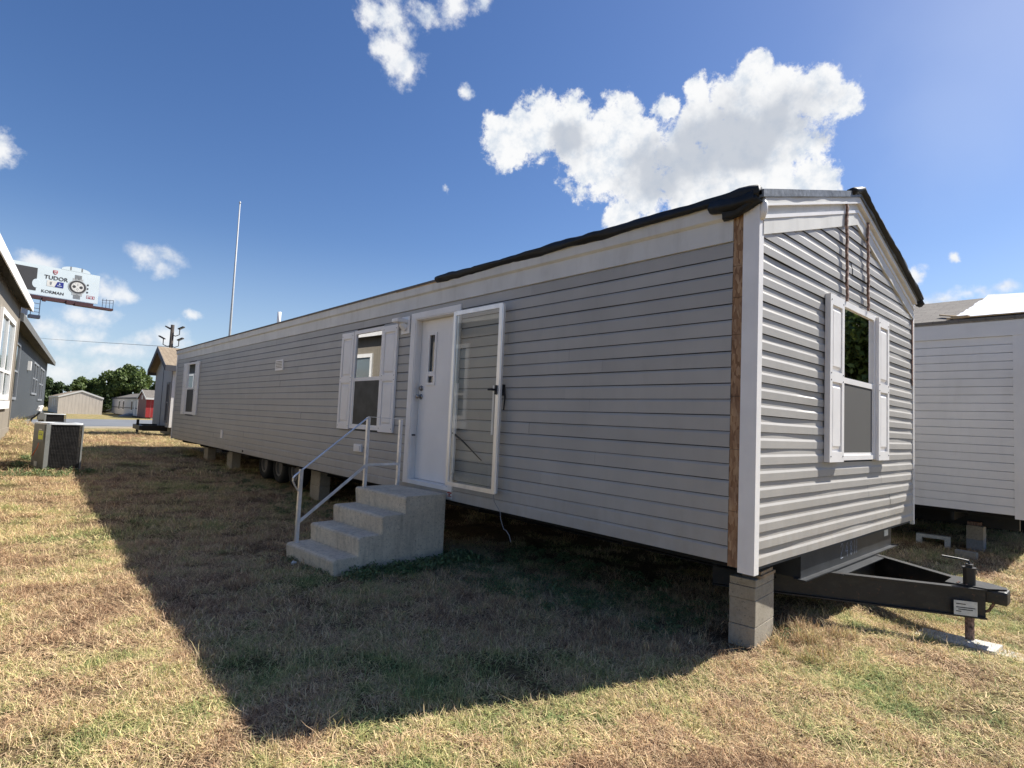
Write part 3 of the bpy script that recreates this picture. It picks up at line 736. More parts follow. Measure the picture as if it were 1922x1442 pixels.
# door
w = MB()
wbox(w, FL, 4.555, 4.66, .0, .028, .752, 2.976); wbox(w, FL, 3.57, 3.655, .0, .028, .752, 2.976); wbox(w, FL, 3.655, 4.555, .0, .028, 2.90, 2.976); wbox(w, FL, 3.655, 4.555, -.02, .03, .752, .80)
wbox(w, FL, 4.56, 4.615, -.14, .0, .77, 2.94); wbox(w, FL, 3.625, 3.66, -.14, .0, .77, 2.94); wbox(w, FL, 3.66, 4.56, -.14, .0, 2.885, 2.94); wbox(w, FL, 3.66, 4.56, -.14, -.022, .77, .805)
wbox(w, FL, 3.655, 4.555, .0, .022, 2.885, 2.898); wbox(w, FL, 4.54, 4.56, -.02, .018, .80, 2.885)
dfr = w.build('door_frame', 'white', home)
w = MB(); FD = wf((.085, 0, 0), (0, 1, 0), (-1, 0, 0))
wbox(w, FD, 3.665, 4.20, -.04, .0, .81, 2.88); wbox(w, FD, 4.37, 4.555, -.04, .0, .81, 2.88); wbox(w, FD, 4.20, 4.37, -.04, .0, .81, 2.03); wbox(w, FD, 4.20, 4.37, -.04, .0, 2.70, 2.88)
door = w.build('door', 'door', home)
w = MB()
for a in ((4.19, 4.225, 2.02, 2.71), (4.345, 4.38, 2.02, 2.71), (4.225, 4.345, 2.02, 2.055), (4.225, 4.345, 2.675, 2.71)): wbox(w, FD, a[0], a[1], .0, .016, a[2], a[3])
wbox(w, FD, 4.225, 4.345, .0, .010, 2.14, 2.20)
w.build('glazing_bead', 'white_plastic', door)
w = MB(); wbox(w, FD, 4.225, 4.345, -.02, -.015, 2.055, 2.675); w.build('pane', 'glass', door)
def knob(z, rad, lever, nm):
    w = MB(); w.disc(FD(4.495, .0, z), (-1, 0, 0), .036, .012, 16)
    pr = [(0, .014), (.02, .013), (.03, rad * .8), (.045, rad), (.058, rad * .85), (.064, rad * .3)] if lever else [(0, .026), (.018, .026), (.022, .02)]
    c = FD(4.495, 0, z); w.tube([(c[0] - .012 - d, c[1], c[2]) for d, _ in pr], [q for _, q in pr], 14); w.build(nm, 'knob', door, smooth=True)
knob(1.875, .028, True, 'door_knob'); knob(1.985, .02, False, 'deadbolt')
w = MB(); wbox(w, FL, 4.53, 4.558, -.05, .0, 1.36, 1.38); w.build('strike_plate', 'ink', dfr)

# storm door folded back flat against the wall
sd = MB(); FS = wf((-.116, 0, 0), (0, 1, 0), (-1, 0, 0))
for a in ((2.69, 2.738, .835, 2.863), (3.522, 3.565, .835, 2.863), (2.738, 3.522, 2.815, 2.863), (2.738, 3.522, .835, .88)): wbox(sd, FS, a[0], a[1], -.012, .012, a[2], a[3])
for a in ((2.676, 2.69, .845, 2.853),): wbox(sd, FS, a[0], a[1], -.022, .004, a[2], a[3])
wbox(sd, FS, 2.738, 2.75, -.008, .004, .88, 2.815); wbox(sd, FS, 3.51, 3.522, -.008, .004, .88, 2.815)
storm = sd.build('storm_door', 'alu', home, label='open aluminium storm door with a full glass pane')
w = MB(); w.face(FS(2.75, 0, .88), FS(3.51, 0, .88), FS(3.51, 0, 2.815), FS(2.75, 0, 2.815)); w.build('pane', 'storm_glass', storm)
w = MB(); wbox(w, FS, 3.455, 3.487, -.030, -.006, .98, 2.02); wbox(w, FS, 2.78, 2.81, -.026, -.006, 1.45, 1.98); w.build('sash_track', 'white', storm)
w = MB(); wbox(w, FS, 2.715, 2.74, .014, .03, 1.88, 1.98); w.tube([FS(2.728, .03, 1.93), FS(2.735, .065, 1.93), FS(2.80, .068, 1.93)], [.012, .012, .010], 8); wbox(w, FS, 2.674, 2.69, -.065, -.022, 1.87, 1.99); w.tube([FS(2.68, -.06, 1.95), FS(2.675, -.066, 1.85), FS(2.68, -.06, 1.72)], [.012, .010, .006], 8)
w.build('latch_handle', 'black', storm)
w = MB(); w.tube([(-.10, 3.50, 1.44), (-.085, 3.30, 1.34), (-.05, 3.02, 1.16)], [.012, .010, .005], 8); w.build('closer_rod', 'steel_grey', storm)
w = MB(); w.tube([(-.05, 3.57, .95), (-.05, 3.57, 2.85)], .014, 8); w.build('hinge', 'alu', storm)
w = MB(); w.tube([(-.116, 2.715, .84), (-.11, 2.70, .76), (-.09, 2.62, .66), (-.10, 2.60, .60), (-.11, 2.56, .55)], .0035, 6)
w.tube([(-.11, 2.56, .55), (-.11, 2.53, .50), (-.115, 2.49, .50), (-.12, 2.43, .455), (-.12, 2.41, .40)], .004, 6); w.build('dangling_chain', 'mid_grey', storm)

# small fittings on the long wall
w = MB(); w.box((-.03, 4.70, 2.72), (-.012, 4.905, 2.955), chamfer=.004); pl = w.build('porch_light', 'white_plastic', home)
w = MB(); w.tube([(-.03, 4.80, 2.83), (-.06, 4.80, 2.80), (-.08, 4.80, 2.83), (-.075, 4.80, 2.87)], [.05, .05, .045, .03], 12); w.box((-.19, 4.745, 2.862), (-.03, 4.90, 2.915), chamfer=.012); w.build('lamp_hood', 'white_plastic', pl)
w = MB(); w.box((-.035, 9.20, 2.39), (-.010, 9.60, 2.60), chamfer=.005); v = w.build('wall_vent', 'white_plastic', home)
w = MB(); 
for k in range(5): w.box((-.04, 9.24, 2.44 + k * .03), (-.034, 9.56, 2.452 + k * .03))
w.build('louvre', 'block', v)
w = MB(); w.box((-.045, 5.83, 1.055), (-.010, 6.06, 1.165), chamfer=.006); v = w.build('outlet_cover', 'white_plastic', home); w = MB(); w.box((-.06, 5.85, 1.07), (-.045, 5.96, 1.15), chamfer=.004); w.build('flap', 'white_plastic', v)
w = MB(); w.box((-.025, 12.82, .90), (-.010, 12.98, 1.09), chamfer=.003); w.build('cover_plate', 'white_plastic', home)
w = MB(); w.tube([(-.03, 11.25, .70), (-.005, 11.25, .70)], .022, 10); w.build('drain_stub', 'black', home)
w = MB(); w.box((-.016, 3.57, .66), (-.0135, 3.675, .745)); sk = w.build('warning_sticker', 'sticker', home)
w = MB(); w.box((-.0175, 3.58, .725), (-.016, 3.665, .74)); w.box((-.0175, 3.58, .688), (-.016, 3.665, .696)); w.box((-.0175, 3.61, .70), (-.016, 3.64, .72)); w.build('print', 'red', sk)

# chassis: under belly, beams, outriggers, front cross beam, axles and wheels
w = MB(); w.box((.06, .06, .612), (W - .06, L - .1, .64)); w.build('belly_board', 'belly', home)
for x in (1.05, 3.15):
    w = MB(); w.box((x - .05, .3, .585), (x + .05, L - .3, .598)); w.box((x - .006, .3, .36), (x + .006, L - .3, .585)); w.box((x - .05, .3, .347), (x + .05, L - .3, .36)); w.build('chassis_beam', 'black', home)
w = MB()
for k in range(9):
    y = 1.2 + k * 2.0; w.prism([(.1, y, .598), (1.0, y, .598), (1.0, y, .42), (.1, y, .56)], (0, .01, 0)); w.box((1.06, y, .45), (3.14, y + .05, .56))
w.build('outrigger', 'black', home)
w = MB(); w.box((.93, .035, .428), (3.44, .045, .64)); w.prism([(.90, -.015, .418), (3.50, -.015, .418), (3.50, .085, .418), (.90, .085, .418)], (0, 0, .010)); w.box((.93, .045, .428), (.945, .6, .60)); w.box((3.425, .045, .428), (3.44, .6, .60))
fb = w.build('front_cross_beam', 'steel_grey', home)
w = MB()
for (x0, z0), (x1, z1) in (): pass
def stroke(mb, pts, y=.0345, wd=.006):
    for a, b in zip(pts, pts[1:]):
        a = Vector((a[0], y, a[1])); b = Vector((b[0], y, b[1])); t = (b - a).normalized(); s = Vector((-t.z, 0, t.x)) * wd / 2
        mb.prism([a - s, b - s, b + s, a + s], (0, -.001, 0))
def chalk(mb, ch, x, z, s):
    D = {'2': [[(0, .8), (.15, 1), (.4, 1), (.45, .75), (.1, .3), (0, 0), (.5, .03)]], '4': [[(.35, 1), (0, .4), (.5, .4)], [(.38, .7), (.36, 0)]],
         '8': [[(.25, 1), (.02, .75), (.45, .3), (.25, 0), (.02, .3), (.45, .75), (.25, 1)]], '1': [[(.1, 1), (.08, 0)]]}
    for st in D[ch]: stroke(mb, [(x + a * s, z + b * s) for a, b in st])
M['chalk'] = paint('chalk', (.33, .36, .4), .9, .2, 60)
for i, (ch, x) in enumerate((('2', 1.85), ('4', 1.98), ('8', 2.10), ('1', 2.22), ('1', 2.28))):
    w = MB(); chalk(w, ch, x, .475, .13); w.build1('chalk_digit', 'chalk', fb)
w = MB(); w.box((3.18, .031, .545), (3.31, .035, .615)); w.build('paper_tag', 'sticker', fb)
for k, y in enumerate((9.15, 10.0, 10.85)):
    w = MB(); w.tube([(.45, y, .47), (3.7, y, .47)], .04, 8); w.build('axle', 'black', home)
    for x in (.42, 3.74):
        w = MB(); R0 = .34
        prof = [(-.10, .20), (-.105, .30), (-.07, .335), (0, .34), (.07, .335), (.105, .30), (.10, .20)]
        n = 28; i0 = len(w.v)
        for j in range(n):
            an = 2 * math.pi * j / n
            for dx, rr in prof: w.v.append((x + dx, y + rr * math.cos(an), .47 + rr * math.sin(an)))
        for j in range(n):
            for q in range(len(prof)):
                a = i0 + j * len(prof) + q; b = i0 + j * len(prof) + (q + 1) % len(prof); c = i0 + ((j + 1) % n) * len(prof) + (q + 1) % len(prof); d = i0 + ((j + 1) % n) * len(prof) + q; w.f.append((a, b, c, d))
        wh = w.build('wheel', 'rubber', home, smooth=True)
        w = MB(); w.disc((x - .09, y, .47), (1, 0, 0), .205, .12, 24, r0=.15); w.disc((x - .05, y, .47), (1, 0, 0), .15, .03, 24); w.build('rim', 'rim', wh)

# hitch
hitch = MB()
def ibeam(mb, a, b, h, fw, th=.012):
    a = Vector(a); b = Vector(b); mb.bar(a, b, .008, h - 2 * th - .001); mb.bar(a + Vector((0, 0, h / 2 - th / 2)), b + Vector((0, 0, h / 2 - th / 2)), fw, th); mb.bar(a - Vector((0, 0, h / 2 - th / 2)), b - Vector((0, 0, h / 2 - th / 2)), fw, th)
w = MB(); ibeam(w, (1.02, .85, .295), (2.045, -.975, .295), .235, .07); hr = w.build('hitch_rail', 'scuffed', home)
w = MB(); w.box((-.075, -.001, -.045), (.075, .001, .045)); w2 = MB(); Mx = Matrix.Translation((1.945, -.88, .255)) @ Matrix.Rotation(math.atan2(-1.85, 1.04), 4, 'Z')
w2.box((-.10, -.0085, -.06), (.06, -.006, .055), Mx, 0); sk = w2.build('data_sticker', 'sticker', hr)
w = MB()
for k, (a, b, z) in enumerate(((-.085, -.02, .025), (-.085, .045, -.002), (-.07, .03, -.018), (-.085, -.05, -.034))): w.box((a, -.0095, z), (b, -.0085, z + .007), Mx)
w.build('print', 'steel_grey', sk)
w = MB(); ibeam(w, (3.25, .80, .295), (2.22, -.90, .295), .235, .07); w.build('hitch_rail', 'scuffed', home)
w = MB(); w.box((1.50, -.10, .400), (2.72, .0, .408)); w.box((1.50, -.006, .20), (2.72, .0, .400)); w.build('hitch_cross_member', 'steel_grey', home)
w = MB(); w.prism([(1.99, -.72, .415), (2.34, -.72, .415), (2.28, -.98, .415), (2.21, -1.09, .415), (2.14, -1.10, .415), (2.02, -.99, .415)], (0, 0, .008))
w.tube([(2.10, -.85, .36), (2.15, -1.04, .355), (2.17, -1.09, .35)], [.05, .05, .055], 10); w.box((2.07, -1.11, .30), (2.24, -.95, .41), chamfer=.02)
w.build('coupler', 'scuffed', home)
w = MB(); w.tube([(2.06, -.87, .40), (2.06, -.87, .555)], .043, 14); w.tube([(2.06, -.87, .18), (2.06, -.87, .42)], .045, 14); w.tube([(2.06, -.87, .555), (2.06, -.87, .565)], .05, 14); jk = w.build('jack', 'scuffed', home, smooth=False)
MB().tube([(2.06, -.87, -.02), (2.06, -.87, .2)], .032, 14).build('jack_leg', 'rust', jk)
w = MB(); w.tube([(2.06, -.87, .56), (2.06, -.87, .60), (2.06, -.865, .615), (2.03, -.80, .625), (1.98, -.70, .635)], .008, 8); w.box((2.03, -.895, .565), (2.09, -.85, .59)); w.build('crank_handle', 'steel_grey', jk)

w = MB()
for k in range(4): w.disc((2.02 + .05 * (k % 2), -.80 - .06 * (k // 2) * 1.0, .423), (0, 0, 1), .009, .008, 6)
w.build('bolt', 'rust', home)
w = MB(); pts_ = [(2.13, -1.02, .30), (2.16, -.98, .22), (2.22, -.90, .17), (2.30, -.78, .19), (2.36, -.66, .26)]
for k in range(22):
    t = k / 21 * 4; i = min(3, int(t)); a = Vector(pts_[i]).lerp(Vector(pts_[i + 1]), t - i); d = (Vector(pts_[i + 1]) - Vector(pts_[i])).normalized() * .017
    w.bar(a - d, a + d, .022 if k % 2 else .006, .006 if k % 2 else .022)
w.build1('safety_chain', 'rust', home)
# ------------------------------------------------------------------ concrete block supports
def block(loc, rz, size, mat, label, hollow=False, tilt=(0, 0), group=None, name='concrete_block'):
    bx, by, bz = size; w = MB(); r_ = random.Random(int(loc[0] * 97 + loc[1] * 31 + loc[2] * 71))
    if hollow:
        for a, b, c, d in ((-bx / 2, -by / 2, bx / 2, -by / 2 + .032), (-bx / 2, by / 2 - .032, bx / 2, by / 2), (-bx / 2, -by / 2 + .032, -bx / 2 + .032, by / 2 - .032), (bx / 2 - .032, -by / 2 + .032, bx / 2, by / 2 - .032), (-.016, -by / 2 + .032, .016, by / 2 - .032)): w.box((a, b, 0), (c, d, bz))
    else: w.box((-bx / 2, -by / 2, 0), (bx / 2, by / 2, bz), chamfer=.005)
    o = w.build(name, mat, None, local=True); o.location = loc; o.rotation_euler = (tilt[0], tilt[1], rz)
    return tag(o, label, 'concrete block', group)
px, py, pr = .405, .195, R(5)
for z, hh, lab, dx in ((-.03, .193, 'lowest tan concrete block of the pier under the near corner post', 0), (.165, .193, 'second tan concrete block up in the pier under the near corner post', .004), (.360, .092, 'thin tan block third from the ground in the near corner pier', -.003), (.454, .055, 'dark topped cap block of the pier under the near corner post', .003)):
    block((px + dx, py, z), pr + dx, (.40, .195, hh), 'block', lab)
for (a, b, z, th, lb) in ((.32, .14, .5105, .022, 'lower brown wood shim on top of the near corner pier'), (.26, .12, .534, .024, 'upper brown wood shim wedged under the near corner')):
    w = MB(); w.box((-a / 2, -b / 2, 0), (a / 2, b / 2, th), chamfer=.002); o = w.build('wood_shim', 'wood_old', None, local=True); o.location = (px + .03, py - .04, z); o.rotation_euler = (0, 0, pr); tag(o, lb, 'wood shim')
w = MB(); w.box((px - .12, py - .06, .559), (px + .30, py + .06, .598)); w.build('corner_bracket', 'black', home)
def far_pier(x, y, top, lab, tan=True, n=2, rz=0):
    z0 = hzf(x, y) - .03; h = (top - z0 - .02) / n
    for k in range(n): block((x, y, z0 + k * h), rz, (.2, .40, h - .003), 'block' if tan else 'block_grey', ('lower', 'upper', 'top')[k] + ' ' + lab)
far_pier(.40, 15.4, .6, 'concrete block of the farthest pier under the grey home'); far_pier(.36, 13.1, .6, 'concrete block of the tan pier just beyond the wheels')
far_pier(.45, 8.25, .6, 'concrete block of the pier seen behind the handrail post')
for y in (): far_pier(1.05, y, .345, 'concrete block of the dark pier %s' % ('behind the steps' if y > 5 else 'under the middle of the near half'), False)
# blocks on the right, below the white home
w = MB(); w.box((-.13, -.27, 0), (.13, .27, .045), chamfer=.006); o = w.build('cap_block', 'paver', None, local=True); o.location = (1.98, -.80, -.068); o.rotation_euler = (R(-3), 0, R(-4)); tag(o, 'pale broken cap block lying under the tongue jack', 'cap block')
w = MB(); w.box((-.10, -.13, 0), (.10, .13, .035), chamfer=.006); o = w.build('cap_block', 'paver', None, local=True); o.location = (2.00, -1.12, -.075); o.rotation_euler = (R(4), 0, R(6)); tag(o, 'smaller pale slab piece lying beside the tongue jack foot', 'cap block')
w = MB(); w.box((-.10, -.21, .14), (.10, .21, .19)); w.box((-.10, -.21, 0), (.10, -.14, .14)); w.box((-.10, .14, 0), (.10, .21, .14)); o = w.build('concrete_block', 'paver', None, local=True); o.location = (6.78, .32, -.03); o.rotation_euler = (0, R(3), R(8)); tag(o, 'hollow pale block standing on its ends beneath the white home', 'concrete block')
o = block((6.05, -.20, -.01), R(80), (.24, .09, .11), 'block', 'small broken piece of block in the shade beside the white home')
for z, hh, mt, lb in ((-.03, .2, 'block_grey', 'lower grey block of the pier under the white home'), (.171, .2, 'block', 'upper tan block of the pier under the white home')): block((7.02, -.16, z), R(4), (.40, .2, hh), mt, lb)
w = MB(); w.box((-.17, -.08, 0), (.17, .08, .05), chamfer=.003); o = w.build('wood_shim', 'rust', None, local=True); o.location = (7.02, -.16, .372); tag(o, 'reddish wood shim on top of the pier under the white home', 'wood shim')

# ------------------------------------------------------------------ concrete steps and handrail
st = thing('concrete_steps', 'precast concrete steps of four treads up to the door', 'steps', (-.085, 3.59, 0), R(4.5))
w = MB(); prof = [(0, -.03), (-1.385, -.03), (-1.40, .145), (-1.375, .165), (-1.115, .165), (-1.128, .335), (-1.108, .353), (-.845, .353), (-.860, .525), (-.84, .543), (-.56, .543), (-.578, .712), (-.558, .73), (0, .73)]
bm = bmesh.new(); 
vs = [bm.verts.new((x, 0, z)) for x, z in prof]; f = bm.faces.new(vs); ex = bmesh.ops.extrude_face_region(bm, geom=[f]); bmesh.ops.translate(bm, verts=[e for e in ex['geom'] if isinstance(e, bmesh.types.BMVert)], vec=(0, 1.02, 0))
bmesh.ops.recalc_face_normals(bm, faces=bm.faces[:]); bmesh.ops.bevel(bm, geom=bm.edges[:], offset=.007, segments=2, affect='EDGES')
me = bpy.data.meshes.new('treads'); bm.to_mesh(me); bm.free(); me.materials.append(M['step']); o = bpy.data.objects.new('treads', me); COL.objects.link(o); o.parent = st
w = MB(); yy = .93
for (x, z0, z1) in ((-1.32, .16, .97), (-.50, .725, 1.575), (-.02, .725, 1.56)): w.box((x - .019, yy - .003, z0), (x + .019, yy + .003, z1)); w.box((x - .019, yy + .003, z0), (x - .013, yy + .032, z1))
w.build('rail_post', 'chrome', st, local=True)
w = MB(); w.bar((-1.385, yy + .01, .905), (-.50, yy + .01, 1.58), .032, .007); w.bar((-.50, yy + .01, 1.582), (.0, yy + .01, 1.568), .032, .007)
hk = [(-1.385, yy + .01, .905), (-1.41, yy + .01, .875), (-1.41, yy + .01, .84), (-1.385, yy + .01, .79), (-1.335, yy + .01, .72)]
for a, b in zip(hk, hk[1:]): w.bar(a, b, .032, .007)
w.build('top_rail', 'chrome', st, local=True)
w = MB(); w.bar((-1.32, yy - .008, .39), (-.50, yy - .008, 1.00), .006, .034); w.bar((-.50, yy - .008, 1.00), (-.02, yy - .008, 1.00), .006, .03); w.build('mid_rail', 'chrome', st, local=True)
# scrap on the lawn by the steps
w = MB(); w.v = []; w.tube([(0, 0, .01), (.02, .01, .02), (.05, .0, .018)], [.012, .022, .01], 6); o = w.build('scrap_paper', 'sticker', None, local=True); o.location = (-1.62, 4.15, 0); tag(o, 'crumpled white scrap lying left of the bottom step', 'litter')

# ------------------------------------------------------------------ condensers
def condenser(loc, rz, s, h, label, near=True):
    t = thing('air_conditioner', label, 'air conditioner', loc, rz, 'air conditioner condensers')
    w = MB(); w.box((.02, .02, 0), (s - .02, s - .02, .05)); w.build('base_pan', 'black', t, local=True)
    w = MB(); 
    # left service panel side and corner posts
    w.box((0, .0, .05), (.012, s, h - .03)); w.box((.012, .0, .05), (.075, .012, h - .03)); w.box((s - .03, 0, .05), (s, .03, h - .03)); w.box((s - .03, s - .03, .05), (s, s, h - .03)); w.build('cabinet', 'ac_grey', t, local=True)
    w = MB(); w.box((-.012, .05, .60 * h), (0, s - .05, h - .04)); pn = w.build('control_cover', 'ac_grey', t, local=True)
    if near:
        w = MB(); w.box((-.0145, .10, h * .655), (-.012, .34, h * .83)); lb = w.build('energy_label', 'tape', pn, local=True)
        w = MB(); w.box((-.0155, .13, h * .78), (-.0145, .31, h * .79)); w.box((-.0155, .15, h * .74), (-.0145, .21, h * .765)); w.box((-.0155, .24, h * .74), (-.0145, .30, h * .765)); w.build('print', 'ac_grey', lb, local=True)
        w = MB(); w.box((-.0145, .18, h * .845), (-.012, .33, h * .865)); w.build('nameplate', 'sticker', pn, local=True)
        w = MB(); w.tube([(-.02, .27, .58 * h), (-.035, .25, .5 * h), (-.05, .36, .38 * h), (-.04, .46, .31 * h)], .009, 8); w.build('wire', 'orange_wire', t, local=True)
        w = MB(); w.box((-.006, .33, .10 * h), (0, .47, .20 * h)); w.build('rating_plate', 'sticker', t, local=True)
    w = MB(); w.box((.05, .06, .06), (s - .06, s - .05, h - .035)); w.build('coil', 'black', t, local=True)
    w = MB(); n = 30 if near else 14
    for k in range(n):
        z = .07 + (h - .13) * k / (n - 1); w.box((.075, .012, z), (s - .03, .022, z + .008)); w.box((s - .022, .03, z), (s - .012, s - .03, z + .008))
    for k in range(int(n * .7)):
        x = .09 + (s - .13) * k / (n * .7 - 1); w.box((x, .006, .06), (x + .005, .012, h - .04)); w.box((s - .012, x, .06), (s - .006, x + .005, h - .04))
    w.build('coil_guard', 'ac_dark', t, local=True)
    w = MB(); c = s / 2
    ring_ = []
    n = 32
    sq = lambda an, rr: (c + rr * math.copysign(abs(math.cos(an)) ** .35, math.cos(an)), c + rr * math.copysign(abs(math.sin(an)) ** .35, math.sin(an)))
    for j in range(n):
        a0, a1 = 2 * math.pi * j / n, 2 * math.pi * (j + 1) / n; o0, o1 = sq(a0, s / 2 + .015), sq(a1, s / 2 + .015); i0 = (c + math.cos(a0) * s * .40, c + math.sin(a0) * s * .40); i1 = (c + math.cos(a1) * s * .40, c + math.sin(a1) * s * .40)
        w.prism([(o0[0], o0[1], h - .035), (o1[0], o1[1], h - .035), (i1[0], i1[1], h - .03), (i0[0], i0[1], h - .03)], (0, 0, .035))
    w.build('top_panel', 'ac_top', t, local=True)
    w = MB()
    for k in range(1, 6): w.disc((c, c, h - .012), (0, 0, 1), s * .40 * k / 6, .005, 24, r0=s * .40 * k / 6 - .006)
    for k in range(8): an = k * math.pi / 4; w.bar((c, c, h - .008), (c + math.cos(an) * s * .41, c + math.sin(an) * s * .41, h - .008), .006, .006)
    w.disc((c, c, h - .01), (0, 0, 1), .07, .012, 16); w.build('fan_grille', 'black', t, local=True)
    return t
M['ac_grey'] = paint('condenser_grey', (.17, .175, .165), .55, .05, 6)
M['ac_dark'] = paint('condenser_guard', (.03, .028, .027), .6, .3, 12)
M['ac_top'] = paint('condenser_top', (.6, .62, .64), .45, .05, 6)
condenser((-3.27, 12.98, hzf(-3.2, 13)), R(15), .65, 1.0, 'dark air conditioner condenser with a bright yellow label')
condenser((-2.35, 33.3, .04), R(12), .86, .95, 'second air conditioner condenser farther back, beside the dark slate home', near=False)
w = MB(); w.tube([(-6.5, 12.5, .13), (-4.4, 12.25, .12), (-3.95, 12.3, .12), (-3.6, 12.75, .13), (-3.4, 13.3, .14), (-3.3, 13.5, .2)], .025, 8); w.tube([(-6.5, 12.62, .12), (-4.4, 12.4, .11), (-3.9, 12.5, .11), (-3.5, 13.0, .12), (-3.3, 13.45, .16)], .014, 8)
tag(w.build('line_set', 'black', smooth=True), 'black refrigerant lines lying in the grass by the near condenser', 'pipe')
# power pedestal between the condensers
pd = thing('utility_pedestal', 'grey conduit post with white cap and looping black hose', 'utility post', (-2.9, 24.2, hzf(-2.9, 24.2)))
MB().tube([(-2.9, 24.2, .5), (-2.9, 24.2, 1.25)], .04, 10).build('post', 'block_grey', pd)
w = MB(); w.box((-2.98, 24.12, .92), (-2.8, 24.28, 1.18), chamfer=.01); w.build('meter_box', 'ac_grey', pd)
w = MB(); w.tube([(-2.96, 24.2, 1.24), (-2.92, 24.2, 1.36), (-2.84, 24.2, 1.42)], [.09, .08, .02], 8); w.build('cap', 'white_plastic', pd)
w = MB(); pp = [(-2.93, 24.1, 1.18), (-3.0, 24.1, 1.08), (-3.12, 24.1, .96), (-3.16, 24.1, .84), (-3.12, 24.1, .74), (-2.98, 24.1, .68), (-2.8, 24.2, .68)]; w.tube(pp, .03, 8); w.build('hose', 'black', pd)

# ------------------------------------------------------------------ generic building with its own frame
class BF:
    def __init__(s, org, ang):  # u axis heading, v axis left of it
        s.o = Vector(org); s.u = Vector((math.cos(ang), math.sin(ang), 0)); s.v = Vector((-math.sin(ang), math.cos(ang), 0))
    def p(s, u, v, z): return tuple(s.o + s.u * u + s.v * v + Vector((0, 0, z)))
    def box(s, mb, a, b):
        q = [s.p(a[0], a[1], a[2]), s.p(b[0], a[1], a[2]), s.p(b[0], b[1], a[2]), s.p(a[0], b[1], a[2])]; return mb.prism(q, (0, 0, b[2] - a[2]))
def simple_home(label, org, ang, Lu, Wv, zb, ze, peak, wallm, roofm, trim='white', wins=(), over=.25, gover=.25, name='mobile_home', cat='mobile home', under_shade='black', grooves=0, doorat=None, ridge='u', group=None):
    """walls span u 0..Lu, v 0..Wv; ridge runs along u"""
    b = BF(org, ang); t = thing(name, label, cat, tuple(org), ang, group)
    w = MB(); pf = [(0, zb), (Wv, zb), (Wv, ze), (Wv / 2, ze + peak), (0, ze)]
    w.prism([b.p(0, v, z) for v, z in pf], b.u * Lu); w.build('wall', wallm, t)
    if grooves:
        w = MB(); k = grooves
        n = int(Wv / k)
        for i in range(1, n):
            v = i * k; z1 = ze + peak * (1 - abs(v - Wv / 2) / (Wv / 2)) - .05; b.box(w, (-.006, v - .008, zb), (0.0, v + .008, z1)); b.box(w, (Lu, v - .008, zb), (Lu + .006, v + .008, z1))
        for i in range(1, int(Lu / k)):
            u = i * k; b.box(w, (u - .008, -.006, zb), (u + .008, 0.0, ze - .05))
        w.build('panel_groove', 'groove', t)
    w = MB(); th = .1; sl = peak / (Wv / 2)
    for s_ in (0, 1):
        v0, v1 = (-over, Wv / 2) if s_ == 0 else (Wv / 2, Wv + over); z0 = ze - over * sl if s_ == 0 else ze + peak; z1 = ze + peak if s_ == 0 else ze - over * sl
        w.prism([b.p(-gover, v0, z0 + .02), b.p(-gover, v1, z1 + .02), b.p(-gover, v1, z1 + .02 + th), b.p(-gover, v0, z0 + .02 + th)], b.u * (Lu + 2 * gover))
    w.build('roof', roofm, t)
    w = MB()
    for s_ in (0, 1):
        ve = -over if s_ == 0 else Wv + over; z0 = ze - over * sl; sg = -1 if s_ == 0 else 1
        w.prism([b.p(-gover - .01, ve, z0 - .1), b.p(-gover - .01, ve + sg * .02, z0 - .1), b.p(-gover - .01, ve + sg * .02, z0 + .12), b.p(-gover - .01, ve, z0 + .12)], b.u * (Lu + 2 * gover + .02))
        for ue in (-gover, Lu + gover):
            q = [b.p(ue, ve, z0 - .1), b.p(ue, Wv / 2, ze + peak - .1), b.p(ue, Wv / 2, ze + peak + .122), b.p(ue, ve, z0 + .122)]; w.prism(q, b.u * (.02 if ue > 0 else -.02))
    w.build('fascia', trim, t)
    if gover > .15 or over > .15:
        w = MB(); b.box(w, (-gover, -over, ze - over * sl - .012), (Lu + gover, -.002, ze - over * sl)); w.build('soffit', 'soffit_shaded', t)
    w = MB(); b.box(w, (.3, .3, 0), (Lu - .3, Wv - .3, zb)); w.build('underside', under_shade, t)  # solid dark box paints in the shade of the open underside
    for (side, a, c, z0, z1, fm) in wins:
        if side == 'v0': F = wf(b.p(0, 0, 0), b.u, -b.v)
        elif side == 'u0': F = wf(b.p(0, 0, 0), b.v, -b.u)
        else: F = wf(b.p(Lu, 0, 0), b.v, b.u)
        w = MB(); e = .08
        for q in ((a, a + e, z0, z1), (c - e, c, z0, z1), (a + e, c - e, z1 - e, z1), (a + e, c - e, z0, z0 + e)): wbox(w, F, q[0], q[1], -.02, .045, q[2], q[3])
        wbox(w, F, a + e, c - e, -.02, .03, (z0 + z1) / 2 - .03, (z0 + z1) / 2 + .03)
        wn_ = w.build('window', fm, t); w = MB(); wbox(w, F, a + e, c - e, .004, .008, z0 + e, z1 - e); w.build('pane', 'dark_glass' if len(wins) < 90 else 'pale_glass', wn_)
    return t, b
M['groove'] = paint('groove_shadow_gap', (.40, .355, .305), .9)
mt, nt, b_ = newmat('far_window_glass'); b_.inputs['Base Color'].default_value = (.02, .025, .028, 1); b_.inputs['Roughness'].default_value = .06; b_.inputs['Specular IOR Level'].default_value = .9; M['dark_glass'] = mt
mt, nt, b_ = newmat('blind_behind_glass'); b_.inputs['Base Color'].default_value = (.16, .19, .2, 1); b_.inputs['Roughness'].default_value = .06; b_.inputs['Specular IOR Level'].default_value = .9; M['pale_glass'] = mt

A5 = R(90 - 4.97)   # heading of the left hand row
d3 = Vector((.0866, .9962, 0)); n3 = Vector((.9962, -.0866, 0))
B0 = Vector((-3.802, 17.325, 0))

